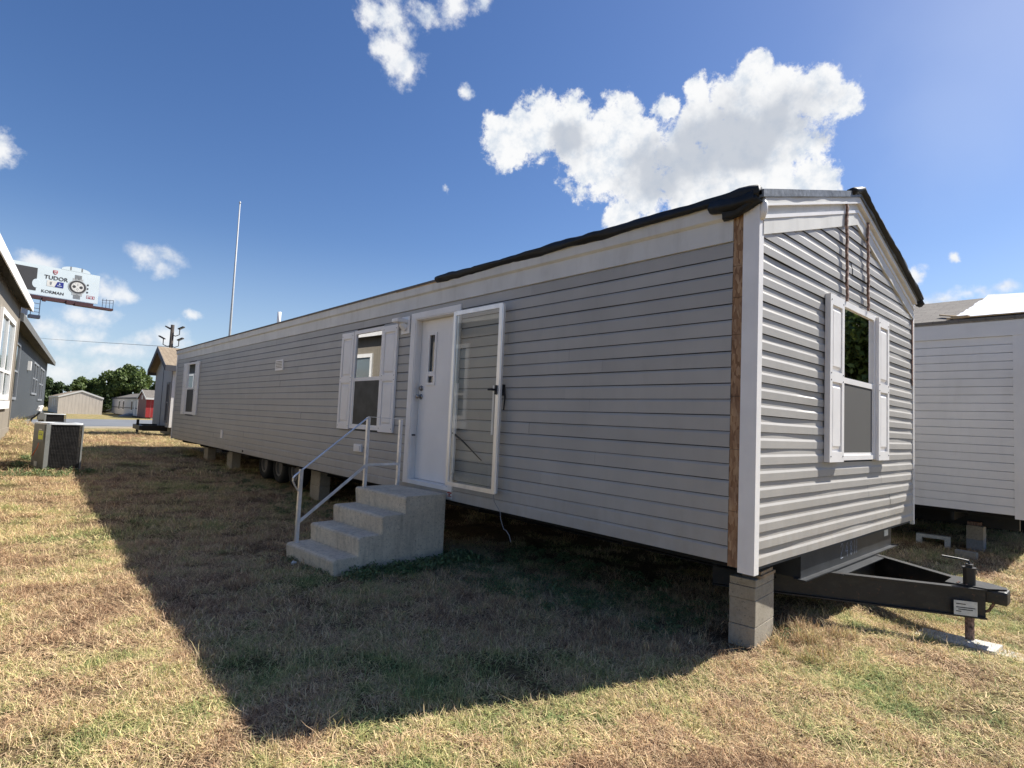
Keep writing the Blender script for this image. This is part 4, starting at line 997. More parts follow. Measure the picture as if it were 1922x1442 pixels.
# taupe home: wall line through B0, running back toward the camera; local u along d3, v away to the left
TL = 12.5; gz = .66
org = B0 - d3 * TL
t, b = simple_home('taupe home with white eave trim and tall white window, at left edge', (org.x, org.y, gz), A5, TL, 7.6, .02, 3.44, 1.5, 'brown_siding', 'shingle', 'white', over=.22, gover=.32, name='house', cat='house')
for (s0, s1, z0, z1) in ((-3.95, -1.25, .92, 2.78), (-8.4, -7.3, .92, 2.78)):
    F = wf((B0.x, B0.y, gz), d3, n3); w = MB(); e = .11
    for q in ((s0, s0 + e, z0, z1), (s1 - e, s1, z0, z1), (s0 + e, s1 - e, z1 - e, z1), (s0 + e, s1 - e, z0, z0 + e)): wbox(w, F, q[0], q[1], -.02, .05, q[2], q[3])
    wbox(w, F, s0 + e, s1 - e, -.01, .035, 1.52, 1.58); wbox(w, F, (s0 + s1) / 2 - .05, (s0 + s1) / 2 + .05, -.01, .04, z0 + e, z1 - e)
    wbox(w, F, s0 - .05, s1 + .05, 0, .07, z0 - .2, z0 - .02)
    w1 = w.build('window', 'white', t); w = MB(); wbox(w, F, s0 + e, s1 - e, .004, .008, z0 + e, z1 - e); w.build('pane', 'pale_glass', w1)
w = MB(); F = wf((B0.x, B0.y, gz), d3, n3); wbox(w, F, -.1, .0, .0, .018, .02, 3.5); wbox(w, F, -TL, -.1, .0, .02, .0, .24); w.build('corner_trim', 'brown_siding', t)
w = MB()
for k in range(int(TL / .12)): wbox(w, F, -k * .12 - .06, -k * .12, .03, .2, 3.315, 3.335)
w.build('soffit_vent', 'soffit_shaded', t)

# slate home behind it
o2 = B0 - n3 * .32 + d3 * 1.2
t, b = simple_home('dark slate panelled home with grey eave, behind the taupe home', (o2.x, o2.y, .64), A5, 22.4, 8, .27, 3.25, 1.3, 'slate_siding', 'shingle', 'fascia_grey', over=.33, gover=.35, name='house', cat='house',
    wins=(('v0', 2.6, 4.1, .95, 2.75, 'slate_trim'), ('v0', 10.9, 12.5, 1.2, 2.6, 'slate_trim'), ('v0', 12.6, 14.2, 1.2, 2.6, 'slate_trim'), ('v0', 15.6, 17.4, .95, 2.6, 'slate_trim'), ('v0', 17.5, 19.2, .95, 2.6, 'slate_trim')))
F = wf((o2.x, o2.y, .64), d3, n3); w = MB(); wbox(w, F, 8.2, 8.5, 0, .1, 2.1, 2.45); w.build('wall_lamp', 'white', t)

# white lap sided home to the right
XR, YR, WR, LR = 6.0, -.86, 4.2, 18.0
rh = thing('mobile_home', 'pale grey-white lap sided home with white sheet over part of its roof, at right edge', 'mobile home', (XR + .0, YR, 0))
w = MB(); lap(w, (XR, YR, 0), (0, 1, 0), (-1, 0, 0), open_segs(.14, LR, []), .665, 21, .1143, seed=9, depth=.008, flat=.9, wob=.001); w.build('siding', 'white_siding', rh)
w = MB(); lap(w, (XR, YR, 0), (1, 0, 0), (0, -1, 0), lambda a, b: [(max(.02, (b - 3.2) / .33), min(WR, WR - (b - 3.2) / .33))] if b < 3.85 else [], .665, 27, .1143, seed=12, depth=.014, wob=.001); w.build('siding', 'white_siding', rh)
w = MB(); w.prism([(XR + .01, YR + .02, .665), (XR + WR - .01, YR + .02, .665), (XR + WR - .01, YR + .02, 3.3), (XR + WR / 2, YR + .02, 3.98), (XR + .01, YR + .02, 3.3)], (0, LR - .04, 0)); w.build('wall', 'white_siding', rh)
w = MB(); w.box((XR - .022, YR - .02, .62), (XR - .002, YR + .14, 3.06)); w.box((XR - .022, YR - .02, .62), (XR + .1, YR - .002, 3.06)); w.build('corner_board', 'white_siding', rh)
w = MB(); w.box((XR - .028, YR - .02, 3.06), (XR - .002, YR + LR, 3.27)); w.build('frieze_board', 'white_siding', rh)
w = MB()
for s_ in (0, 1):
    a, b_ = (XR - .05, XR + WR / 2) if s_ == 0 else (XR + WR / 2, XR + WR + .05); za, zb_ = (3.285, 3.99) if s_ == 0 else (3.99, 3.285)
    w.prism([(a, YR - .06, za), (b_, YR - .06, zb_), (b_, YR - .06, zb_ + .04), (a, YR - .06, za + .04)], (0, LR + .1, 0))
w.build('roof', 'shingle', rh)
# membrane sheet with ripples over the near part of the roof
w = MB(); nx, ny = 26, 20; i0 = 0
for i in range(nx + 1):
    for j in range(ny + 1):
        y = YR - .02 + (.80 - .1 * (j / ny)) * i / nx; tt = j / ny; x = XR - .03 + (WR / 2 + .0) * tt; z = 3.335 + .335 * (x - XR + .05) + .012 + .012 * math.sin(x * 9 + 3 * math.sin(y * 4)) * math.sin(y * 7 + x * 2) + .008 * math.sin(x * 23 + y * 9)
        w.v.append((x, y, z))
for i in range(nx):
    for j in range(ny): a = i * (ny + 1) + j; w.f.append((a, a + 1, a + ny + 2, a + ny + 1))
w.build('roof_sheet', 'membrane', rh, smooth=True, label='rippled white sheet tacked over the near end of the roof')
w = MB(); w.bar((XR - .02, YR - .03, 3.355), (XR - .02, YR + .85, 3.355), .05, .015); w.bar((XR + .0, YR + .70, 3.375), (XR + .30, YR + .98, 3.475), .05, .02); w.bar((XR - .03, YR + .6, 3.37), (XR + .02, YR + .8, 3.375), .07, .02)
w.build('batten', 'ply', rh)
w = MB(); w.box((XR + .06, YR + .1, .62), (XR + WR - .06, YR + LR - .1, .66)); w.build('belly_board', 'belly', rh)
w = MB()
for x in (XR + 1.0, XR + 3.2): w.box((x - .05, YR + .2, .36), (x + .05, YR + LR - .3, .62))
for k in range(8): w.box((XR + .1, YR + .8 + 2 * k, .5), (XR + WR - .1, YR + .84 + 2 * k, .62))
w.build('chassis_beam', 'black', rh)
w = MB(); w.box((XR + 3.6, YR + .15, .0), (XR + 3.7, YR + LR - .4, .62)); w.build('skirting', 'belly', rh)
w = MB(); w.tube([(XR - .02, YR - .03, .62), (XR + .02, YR - .05, .58), (XR + .1, YR - .05, .53), (XR + .22, YR - .05, .50)], .006, 6); w.build('loose_wrap', 'white', rh)

# white home at the far end, gable toward the left, with its hitch
o3 = (.92, 23.4, .40)
t, b = simple_home('white-sided home with brown shingle roof just past the grey home', o3, R(-2.9), 12, 4.5, .37, 2.76, .8, 'light_siding', 'shingle_tan', 'dark_trim', over=.28, gover=.30,
    wins=(('u0', .35, .95, .55, 2.15, 'slate_trim'),))
w = MB()
for v_ in (.02, 2.3): b.box(w, (-.012, v_, .37), (.0, v_ + .06, 2.9))
w.build('corner_trim', 'dark_trim', t)
w = MB(); b.box(w, (.0, -.03, .38), (11.9, -.002, 2.74)); w.build('sunlit_side', 'white', t)  # white side, made brighter than the gable to paint in the sun on it
w = MB(); b.box(w, (-.75, .9, .2), (.1, 1.05, .42)); b.box(w, (-.75, 3.0, .2), (.1, 3.15, .42)); b.box(w, (-.85, .9, .22), (-.7, 3.15, .40)); w.tube([b.p(-.8, 2.0, .1), b.p(-.8, 2.0, .62)], .05, 8); w.build('hitch', 'black', t)

# its ridge runs along Y: use heading 90 with origin on the right hand corner
t, b = simple_home('beige panelled home with low gable end facing across the road', (7.35, 100.5, -.45), R(90), 21, 5.12, .32, 2.75, .92, 'tan_siding', 'shingle_tan', 'pale_trim', over=.06, gover=.06, grooves=.4,
    wins=(), under_shade='dark_wall')
w = MB()
F = wf((7.35 - 5.12, 100.5, -.45), (0, 1, 0), (-1, 0, 0))
for a in (6, 10): wbox(w, F, a, a + 1.6, 0, .05, 1.2, 2.5)
w.build('window', 'pale_trim', t)
w = MB(); b.box(w, (-.35, 3.1, 0), (.0, 3.9, .36)); b.box(w, (-.3, .4, 0), (0, .9, .3)); w.build('support_blocks', 'block', t)
t, b = simple_home('long pale home with dark belt line and three windows beyond the road', (14.3, 89.5, -.3), R(90), 24, 4.2, .35, 2.85, .7, 'light_siding', 'shingle', 'dark_trim', over=.1, gover=.05, under_shade='black')
F = wf((10.1, 89.5, -.3), (0, 1, 0), (-1, 0, 0))
w = MB(); wbox(w, F, .2, 24, 0, .03, 1.35, 1.48); w.build('belt_line', 'dark_trim', t)
for a in (4.2, 11.5, 15.5):
    w = MB(); wbox(w, F, a, a + 1.3, 0, .05, 1.0, 2.5); wn_ = w.build('window', 'pale_trim', t); w = MB(); wbox(w, F, a + .2, a + 1.1, .05, .06, 1.15, 2.35); w.build('pane', 'dark_glass', wn_)
w = MB(); wbox(w, F, 2.0, 3.0, 0, .05, .4, 2.4); w.build('door', 'pale_trim', t)
w = MB(); w.box((9.98, 89.3, .05), (11.2, 89.48, 2.5)); w.build('corner_board', 'white', t)
w = MB(); w.prism([(8.6, 93, -.12), (10.0, 93, -.12), (10.0, 93, .35)], (0, 3, 0)); tag(w.build('ramp', 'block_grey'), 'small grey entry ramp beside the pale home beyond the road', 'ramp')
t, b = simple_home('red sided home with grey gable roof beyond the road', (9.88, 82.7, -.25), 0, 9, 5.6, .32, 2.8, .95, 'red', 'shingle', 'pale_trim', over=.3, gover=.15, grooves=.5)
w = MB(); b.box(w, (-.03, 0, .32), (-.008, 5.6, 2.8)); w.prism([b.p(-.03, .05, 2.8), b.p(-.03, 5.55, 2.8), b.p(-.03, 2.8, 3.7)], b.u * .022); w.build('end_wall', 'shaded_red', t)  # shade on the gable end painted in as a browner red sheet
w = MB(); b.box(w, (-.06, 2.5, 2.6), (-.03, 3.1, 3.1)); w.build('gable_vent', 'pale_trim', t)
w = MB()
for k in range(5): b.box(w, (.6 + k * 1.5, .02, 0), (1.0 + k * 1.5, .3, .31))
w.build('support_blocks', 'block', t)
t, b = simple_home('small dark slate home between the beige home and the pale home', (10.0, 125, -.4), 0, 9, 5, .2, 2.9, .5, 'slate_siding', 'shingle', 'pale_trim', over=.1, gover=.1, wins=(('v0', .5, 1.2, 1.1, 2.4, 'white'),))

# ------------------------------------------------------------------ billboard
P_R = Vector((5.9, 103.7, 0)); eb = Vector((.990, .139, 0)).normalized(); nb = Vector((eb.y, -eb.x, 0))
bb = thing('billboard', 'large roadside billboard advertising a wrist watch on a tall pole', 'billboard', (-1.2, 103.5, 0))
FB = wf(P_R, -eb, nb)
def bq(mb, u0, u1, z0, z1, n0=.16, n1=.17): return wbox(mb, FB, u0, u1, n0, n1, z0, z1)
zt, zb_ = 20.8, 16.52
w = MB(); bq(w, 0, 14.6, zb_, zt, -.1, .15)
arc = [(2.95 + 1.75 * math.cos(math.pi * k / 16) * -1, zt + .62 * math.sin(math.pi * k / 16) ** .8) for k in range(17)]
w.prism([FB(u, -.1, z) for u, z in [(arc[0][0], zt - .05)] + arc + [(arc[-1][0], zt - .05)]], nb * .25)
pn = w.build('panel', 'poster', bb)
w = MB(); bq(w, 7.35, 14.0, zb_ + .55, zt - .5); w.build('dark_poster', 'ink', pn)
w = MB(); w.disc(FB(7.4, .165, zb_ + 1.6), nb, .42, .02, 20, ry=.62); w.disc(FB(9.3, .165, zb_ + 1.35), nb, .5, .015, 12, ry=.08); w.disc(FB(9.7, .165, zb_ + 2.2), nb, .2, .015, 12); w.build('emblem', 'poster', pn)
def btxt(s_, size, u, z, mat, bold=.012, sp=1.1): text_mb(s_, size, FB(u, .175, z), eb, (0, 0, 1), bold=bold, space=sp).build('lettering', mat, pn)
btxt('TUDOR', .78, 6.55, 19.02, 'ink', .014, 1.0); btxt('KORMAN', .60, 6.75, 16.98, 'ink', .008, 1.02)
w = MB()
sh_ = [(-.26, .3), (.26, .3), (.27, -.02), (.15, -.24), (0, -.33), (-.15, -.24), (-.27, -.02)]
w.prism([FB(5.35 - a, .165, 20.12 + c) for a, c in sh_], nb * .012); w.build('shield_emblem', 'emblem_red', pn)
w = MB(); w.prism([FB(5.35 - a * .72, .18, 20.12 + c * .72) for a, c in sh_], nb * .012); w.build('shield_emblem', 'poster', pn)
w = MB()
for a in (-.14, 0, .14): w.prism([FB(5.35 - a - .04, .195, 20.02), FB(5.35 - a + .04, .195, 20.02), FB(5.35 - a + .03, .195, 20.28), FB(5.35 - a - .03, .195, 20.28)], nb * .01)
w.build('shield_emblem', 'emblem_red', pn)
w = MB(); bq(w, 4.3, 6.2, 18.0, 18.85, .165, .168); w.build('brand_panel', 'pale_trim', pn)
w = MB(); w.disc(FB(5.75, .17, 18.5), nb, .13, .012, 8, ry=.2); bq(w, 5.65, 5.85, 18.22, 18.28, .17, .18); w.build('crown_emblem', 'mid_grey', pn)
w = MB(); w.prism([FB(5.3, .17, 18.02), FB(4.28, .17, 18.02), FB(4.28, .17, 18.82), FB(5.0, .17, 18.82)], nb * .012); w.build('blue_badge', 'blue', pn)
w = MB(); bq(w, 4.5, 5.0, 18.22, 18.3, .184, .19); w.disc(FB(4.75, .184, 18.52), nb, .09, .01, 10); w.build('badge_print', 'poster', pn)
# watch picture on the poster
wc, wz_ = 2.62, 18.55
w = MB()
for k in range(9):
    for a in (-.32, -.1, .1, .32):
        hw = .10
        for sg in (1, -1):
            z = wz_ + sg * (1.02 + k * .1) if sg > 0 else wz_ - (1.02 + k * .1)
            if zb_ + .15 < z < zt - .25 and abs(z - wz_) < 1.72: bq(w, wc + a - hw, wc + a + hw, z - .04, z + .04, .165, .172)
w.build('watch_picture', 'mid_grey', pn)
w = MB(); w.disc(FB(wc, .172, wz_), nb, 1.12, .01, 28, ry=1.06); bq(w, wc - .62, wc + .62, wz_ - 1.25, wz_ + 1.25, .165, .172); w.build('watch_picture', 'light_grey', pn)
w = MB(); w.disc(FB(wc, .184, wz_), nb, 1.02, .01, 28, ry=.96, r0=.76)
for a in (-.42, .42): w.disc(FB(wc + a, .192, wz_), nb, .21, .008, 16)
for z in (.55, 0, -.55): bq(w, wc - 1.32, wc - 1.12, wz_ + z - .11, wz_ + z + .11, .165, .18)
w.build('watch_picture', 'ink', pn)
w = MB(); w.disc(FB(wc, .182, wz_), nb, .77, .008, 28, ry=.72); w.build('watch_picture', 'pale_trim', pn)
w = MB()
for k in range(12): an = k * math.pi / 6; w.disc(FB(wc + .62 * math.sin(an), .191, wz_ + .58 * math.cos(an)), nb, .04, .006, 6)
w.disc(FB(wc, .191, wz_ + .33), nb, .08, .006, 10); w.disc(FB(wc, .191, wz_ - .33), nb, .14, .006, 12, r0=.1); w.build('watch_picture', 'mid_grey', pn)
w = MB()
for q in ((.45, 1.45, 17.10, 17.14), (.45, 1.45, 17.50, 17.54), (.45, .49, 17.10, 17.54), (1.41, 1.45, 17.10, 17.54), (.9, 1.3, 17.28, 17.34), (.62, .78, 17.2, 17.42), (.95, 1.2, 17.18, 17.22)): bq(w, *q)
w.build('logo_frame', 'emblem_red', pn)
w = MB()
for u in (2.25, 3.6): bq(w, u - .08, u + .08, zt + .1, zt + .6, .155, .165)
w.build('arch_tab', 'mid_grey', pn)
# walkway, beam, rails, pole, hanging cage
w = MB(); bq(w, .6, 14.6, zb_ - .62, zb_ - .12, -.3, .5); bq(w, -1.7, 3.0, zb_ - .85, zb_ - .55, .4, 1.5); bq(w, 3.0, 3.9, zb_ - .8, zb_ - .3, .3, .9); bq(w, 6.2, 6.6, zb_ - .85, zb_ - .3, .3, .7); w.build('walkway', 'maroon', bb)
w = MB()
for u in (-1.65, -1.2, -.75, -.3): w.bar(FB(u, 1.4, zb_ - .6), FB(u, 1.4, zb_ + .75), .06, .06)
w.bar(FB(-1.65, 1.4, zb_ + .72), FB(-.2, 1.4, zb_ + .5), .06, .06); w.bar(FB(-1.65, 1.4, zb_ + .3), FB(-.2, 1.4, zb_ + .1), .04, .04); w.build('railing', 'navy', bb)
w = MB()
for u in (6.85, 7.9): w.bar(FB(u, 1.5 if u > 7 else .9, zb_ - 3.2), FB(u, 1.5 if u > 7 else .9, zb_ - .4), .09, .09)
for z in (-1.4, -2.1, -2.6): w.bar(FB(6.85, 1.2, zb_ + z), FB(7.95, 1.5, zb_ + z), .07, .07)
bq(w, 6.8, 8.0, zb_ - 3.5, zb_ - 3.05, .6, 1.6); w.build('hanging_cage', 'navy', bb)
w = MB(); q = FB(8.35, -.9, 0); w.tube([(q[0], q[1], -.4), (q[0], q[1], 17.5)], .55, 20); w.build('pole', 'pale_steel', bb, smooth=True)

# flood light pole, mast, poles, wire
lp = thing('light_pole', 'dark pole with four floodlights behind the far home', 'light pole', (5.74, 49.5, -.1))
MB().tube([(5.74, 49.5, -.1), (5.74, 49.5, 8.05)], [.16, .13], 12).build('pole', 'dark_pole', lp, smooth=True)
for (dx, dz, zz, tl, nm) in ((-.50, .0, 6.9, -1, 0), (.46, 0, 6.85, 1, 0), (-.2, 0, 7.7, -1, 1), (.46, 0, 7.75, 1, 0)):
    w = MB(); x0, y0 = 5.74, 49.5
    if nm == 0:
        w.tube([(x0, y0, zz - .6 + .1), (x0 + dx * .5, y0 - dx * .3, zz - .58), (x0 + dx, y0 - dx * .6, zz - .45), (x0 + dx, y0 - dx * .6, zz - .02)], .035, 8)
    else: w.tube([(x0, y0, zz), (x0 + dx, y0, zz + .1)], .04, 8)
    a = w.build('arm', 'dark_pole', lp)
    mt4 = Matrix.Translation((x0 + dx * 1.2, y0 - dx * .7, zz + .1)) @ Matrix.Rotation(R(-35), 4, 'Z') @ Matrix.Rotation(R(-28 * tl), 4, 'Y')
    w = MB(); w.box((-.22, -.17, -.04), (.22, .17, .04), mt4); fl = w.build('floodlight', 'dark_pole', a)
    w = MB(); w.box((-.18, -.14, -.055), (.18, .14, -.04), mt4); w.build('lens', 'mid_grey', fl)
ms = thing('mast', 'very tall thin galvanised mast rising behind the grey home', 'mast', (13.4, 62.1, -.1))
MB().tube([(13.4, 62.1, -.1), (13.4, 62.1, 12), (13.4, 62.1, 23.6)], [.15, .11, .06], 10).build('pole', 'pale_steel', ms, smooth=True)
MB().tube([(13.4, 62.1, 23.55), (13.4, 62.1, 23.75)], [.12, .03], 10).build('truck', 'pale_steel', ms)
w = MB(); w.tube([(12.4, 92.0, -.3), (12.4, 92.0, 6.2)], .12, 8); tag(w.build('wood_pole', 'yellow_pole'), 'yellowish wooden pole standing by the red home', 'pole')
w = MB(); w.tube([(-9, 118, 11.6), (-2, 108, 10.9), (.5, 100, 10.2), (3, 72, 8.0), (5.74, 49.5, 6.3)], .018, 5); tag(w.build('power_line', 'cable'), 'thin overhead wire running to the floodlight pole', 'wire')

# ------------------------------------------------------------------ trees
def leafmat(name, lo, hi, tr=.3):
    mt, nt, b = newmat(name); rnd = N(nt, 'ShaderNodeNewGeometry').outputs['Random Per Island']
    n_ = noise(nt, pos(nt), .8, 3)
    c = ramp(nt, math_(nt, 'ADD', math_(nt, 'MULTIPLY', rnd, .6), math_(nt, 'MULTIPLY', n_, .4)), [(.2, lo), (.75, hi)])
    nt.links.new(c, b.inputs['Base Color']); b.inputs['Roughness'].default_value = .65
    tn = N(nt, 'ShaderNodeBsdfTranslucent'); nt.links.new(c, tn.inputs[0]); mx = N(nt, 'ShaderNodeMixShader'); mx.inputs[0].default_value = tr
    out = nt.nodes['Material Output']; nt.links.new(b.outputs[0], mx.inputs[1]); nt.links.new(tn.outputs[0], mx.inputs[2]); nt.links.new(mx.outputs[0], out.inputs[0]); return mt
M['leaf'] = leafmat('tree_leaves', (.035, .06, .012), (.12, .17, .035)); M['leaf_dark'] = leafmat('dark_tree_leaves', (.02, .04, .012), (.07, .11, .03))
M['bark'] = paint('bark', (.09, .07, .055), .9, .2, 8, bumps=.5)
def tree(label, base, rx, ry, zlo, zhi, ncl, nleaf, leaf, seed, mat='leaf', clr=.28, name='tree', flatb=.0, group='trees beyond the lot'):
    r = random.Random(seed); bx, by, bz = base; t = thing(name, label, 'tree', base, 0, group)
    cz = (zlo + zhi) / 2; rz_ = (zhi - zlo) / 2; cl = []
    while len(cl) < ncl:
        d = Vector((r.gauss(0, 1), r.gauss(0, 1), r.gauss(0, 1))).normalized() * (r.random() ** .35)
        if d.z < -.55 + flatb: continue
        cl.append((Vector((bx + d.x * rx * .85, by + d.y * ry * .85, bz + cz + d.z * rz_ * .85)), r.uniform(.55, 1.1) * clr * min(rx, rz_ * 1.3)))
    V = []; Fc = []
    for k in range(nleaf):
        c, cr = cl[r.randrange(ncl)]; d = Vector((r.gauss(0, 1), r.gauss(0, 1), r.gauss(0, .8))); d = d.normalized() * cr * (r.random() ** .4)
        p = c + d; nrm = (d.normalized() * .7 + Vector((r.uniform(-1, 1), r.uniform(-1, 1), r.uniform(-.3, 1)))).normalized(); u = nrm.orthogonal().normalized(); w_ = nrm.cross(u); an = r.random() * 6.28
        u, w_ = u * math.cos(an) + w_ * math.sin(an), w_ * math.cos(an) - u * math.sin(an); L = leaf * r.uniform(.6, 1.4); i = len(V)
        V += [tuple(p - u * L), tuple(p + w_ * L * .55 - nrm * L * .15), tuple(p + u * L), tuple(p - w_ * L * .55 + nrm * L * .1)]; Fc.append((i, i + 1, i + 2, i + 3))
    mb = MB(); mb.v = V; mb.f = Fc
    inv = WM(t).inverted(); me = bpy.data.meshes.new('crown'); me.from_pydata([tuple(inv @ Vector(p)) for p in V], [], Fc); me.materials.append(M[mat]); o = bpy.data.objects.new('crown', me); COL.objects.link(o); o.parent = t
    w = MB(); tr_ = rx * .07; w.tube([(bx, by, bz - .1), (bx + .1, by, bz + zlo * .6), (bx, by + .1, bz + zlo + .3 * rz_), (bx, by, bz + cz)], [tr_ * 1.3, tr_, tr_ * .8, tr_ * .4], 10)
    for c, cr in cl[::max(1, ncl // 14)]:
        s_ = Vector((bx, by, bz + zlo * .8 + .1 * rz_)); mid = s_.lerp(c, .5) + Vector((0, 0, -.08 * rx)); w.tube([s_, mid, c], [tr_ * .5, tr_ * .3, tr_ * .1], 6)
    w.build('trunk', 'bark', t, smooth=True); return t
tree('big round green tree behind the red home and long pale home', (11.9, 113, -.4), 4.7, 4.6, 1.0, 8.9, 52, 15000, .24, 1, clr=.25)
tree('mid green tree rising behind the peak of the beige home', (8.6, 134, -.4), 3.1, 3, 1.5, 7.0, 26, 6000, .25, 2, clr=.3)
tree('dark tree between the slate home and the beige home', (2.9, 127, -.4), 3.2, 3, .2, 6.5, 30, 8000, .25, 3, 'leaf_dark', clr=.3)
tree('low dark tree at the foot of the slate home end', (-.4, 140, -.4), 3.5, 4, .2, 6.2, 30, 7000, .28, 4, 'leaf_dark', clr=.3)
tree('low shrubby tree filling the gap below the big round tree', (9.6, 122, -.4), 3.4, 3, .0, 4.0, 30, 7000, .24, 5, 'leaf_dark', clr=.3)
tree('broad tree mostly hidden by the white home past the road', (17.5, 118, -.4), 4, 4, .8, 6.8, 34, 7000, .26, 6, clr=.28)
tree('tree standing in the open off to the right, mirrored in the front window', (27, -6.5, -.1), 5.2, 4.6, 1.4, 10.5, 46, 16000, .16, 8, clr=.28, group='trees off to the right')
tree('second tree off to the right, mirrored in the front window', (31, -11.5, -.1), 5.5, 4.8, 1.0, 9.5, 42, 12000, .17, 9, 'leaf_dark', clr=.28, group='trees off to the right')
tree('leafy tree top peeking over the white sheeted roof at right edge', (20.6, .25, -.1), 2.0, 2.0, 2.2, 7.15, 16, 2600, .08, 10, 'leaf_dark', clr=.34, group=None)
tree('small yellow-green bush seen under the white home', (10.6, 1.6, -.1), .45, .4, .0, .62, 12, 700, .035, 12, 'leaf', name='bush', group=None)
tree('bushes along the back of the lot behind the taupe home', (-14, 120, -.4), 12, 5, .0, 6, 30, 7000, .4, 13, 'leaf_dark')

# ------------------------------------------------------------------ sun, sky
SUN = Vector((2.93, -1.03, 3.38)).normalized()
el = math.asin(SUN.z); az = math.atan2(SUN.x, SUN.y)
l = bpy.data.lights.new('sun', 'SUN'); l.energy = 5.0; l.angle = R(.53); l.color = (1, .955, .88)
lo = bpy.data.objects.new('sun', l); COL.objects.link(lo); lo.rotation_euler = SUN.to_track_quat('Z', 'Y').to_euler()
wd = bpy.data.worlds.new('World'); SC.world = wd; wd.use_nodes = True; nt = wd.node_tree; nt.nodes.clear()
out = N(nt, 'ShaderNodeOutputWorld'); bg = N(nt, 'ShaderNodeBackground'); bg.inputs['Strength'].default_value = .066
sky = N(nt, 'ShaderNodeTexSky', sky_type='NISHITA'); sky.sun_disc = False; sky.sun_elevation = el; sky.sun_rotation = az
sky.air_density = 1.0; sky.dust_density = .6; sky.ozone_density = 1.6; sky.altitude = 200
tc = N(nt, 'ShaderNodeTexCoord'); dirv = tc.outputs['Generated']
def vm(op, a, b=None):
    n = N(nt, 'ShaderNodeVectorMath', operation=op)
    for i, v in enumerate((a, b)):
        if v is None: continue
        if isinstance(v, tuple): n.inputs[i].default_value = v
        else: nt.links.new(v, n.inputs[i])
    return n
nn = N(nt, 'ShaderNodeVectorMath', operation='NORMALIZE'); nt.links.new(dirv, nn.inputs[0]); D = nn.outputs[0]
wn = N(nt, 'ShaderNodeTexNoise'); wn.inputs['Scale'].default_value = 16; wn.inputs['Detail'].default_value = 5; wn.inputs['Roughness'].default_value = .6; nt.links.new(D, wn.inputs['Vector'])
wv = vm('MULTIPLY', vm('SUBTRACT', wn.outputs['Color'], (.5, .5, .5)).outputs[0], (.055, .055, .055)).outputs[0]
DW = vm('ADD', D, wv).outputs[0]
BL = {'main': [(0.577, 0.681, 0.451, 0.0376), (0.608, 0.639, 0.472, 0.0411), (0.639, 0.604, 0.477, 0.0408), (0.675, 0.583, 0.452, 0.0495), (0.694, 0.541, 0.475, 0.0337), (0.724, 0.535, 0.436, 0.0491), (0.695, 0.587, 0.416, 0.0463), (0.758, 0.489, 0.433, 0.0481), (0.771, 0.437, 0.463, 0.046), (0.776, 0.39, 0.496, 0.0438), (0.767, 0.366, 0.527, 0.0197), (0.804, 0.347, 0.483, 0.0442), (0.824, 0.303, 0.478, 0.0379), (0.841, 0.267, 0.47, 0.0234), (0.806, 0.399, 0.437, 0.0606), (0.827, 0.345, 0.443, 0.0508), (0.79, 0.469, 0.395, 0.0605), (0.757, 0.531, 0.38, 0.0461), (0.727, 0.48, 0.491, 0.0193), (0.87, 0.323, 0.374, 0.0352), (0.84, 0.389, 0.379, 0.0539), (0.742, 0.572, 0.35, 0.0301), (0.739, 0.434, 0.515, 0.0207)],
 'top': [(0.355, 0.735, 0.578, 0.0198), (0.387, 0.722, 0.574, 0.0304), (0.389, 0.741, 0.547, 0.0237), (0.416, 0.741, 0.527, 0.0274), (0.414, 0.694, 0.59, 0.0216), (0.445, 0.659, 0.607, 0.0286), (0.475, 0.635, 0.609, 0.0215)],
 'small': [(0.507, 0.693, 0.512, 0.0134), (0.524, 0.765, 0.374, 0.0077), (-0.018, 0.95, 0.311, 0.0187), (0.946, 0.216, 0.24, 0.0151), (0.952, 0.169, 0.255, 0.0098)],
 'low': [(0.144, 0.966, 0.212, 0.0229), (0.168, 0.962, 0.215, 0.0205), (0.162, 0.966, 0.2, 0.0175), (0.024, 0.983, 0.184, 0.0202), (0.106, 0.982, 0.158, 0.0222), (0.123, 0.98, 0.156, 0.0155), (0.076, 0.99, 0.116, 0.0256), (0.099, 0.987, 0.125, 0.0165), (0.035, 0.995, 0.092, 0.027), (0.056, 0.995, 0.083, 0.0263), (0.087, 0.992, 0.093, 0.0218), (0.107, 0.992, 0.073, 0.0236), (0.056, 0.997, 0.047, 0.0395), (0.153, 0.984, 0.093, 0.0218), (0.184, 0.978, 0.099, 0.0285), (0.132, 0.989, 0.073, 0.0285), (0.112, 0.993, 0.044, 0.035), (0.213, 0.967, 0.137, 0.0107), (0.972, 0.116, 0.202, 0.0172), (0.97, 0.141, 0.198, 0.0152), (0.965, 0.178, 0.194, 0.0159), (0.962, 0.195, 0.191, 0.0189), (0.968, 0.16, 0.195, 0.0117)]}
def field(lst, src, stretch=1.25, zs=1.0):
    acc = None
    for (x, y, z, rr) in lst:
        c = Vector((x, y, z)).normalized()
        df = vm('SUBTRACT', src, tuple(c)).outputs[0]
        if zs != 1: df = vm('MULTIPLY', df, (1, 1, zs)).outputs[0]
        ln = vm('LENGTH', df).outputs['Value']
        v = math_(nt, 'SUBTRACT', 1.0, math_(nt, 'DIVIDE', ln, rr * stretch))
        acc = v if acc is None else math_(nt, 'SMOOTH_MAX', acc, v, .25)
    return acc
def cnoise(scale, detail, rough, off=(0, 0, 0)):
    n = N(nt, 'ShaderNodeTexNoise'); n.inputs['Scale'].default_value = scale; n.inputs['Detail'].default_value = detail; n.inputs['Roughness'].default_value = rough
    nt.links.new(vm('ADD', D, off).outputs[0], n.inputs['Vector']); return n.outputs['Fac']
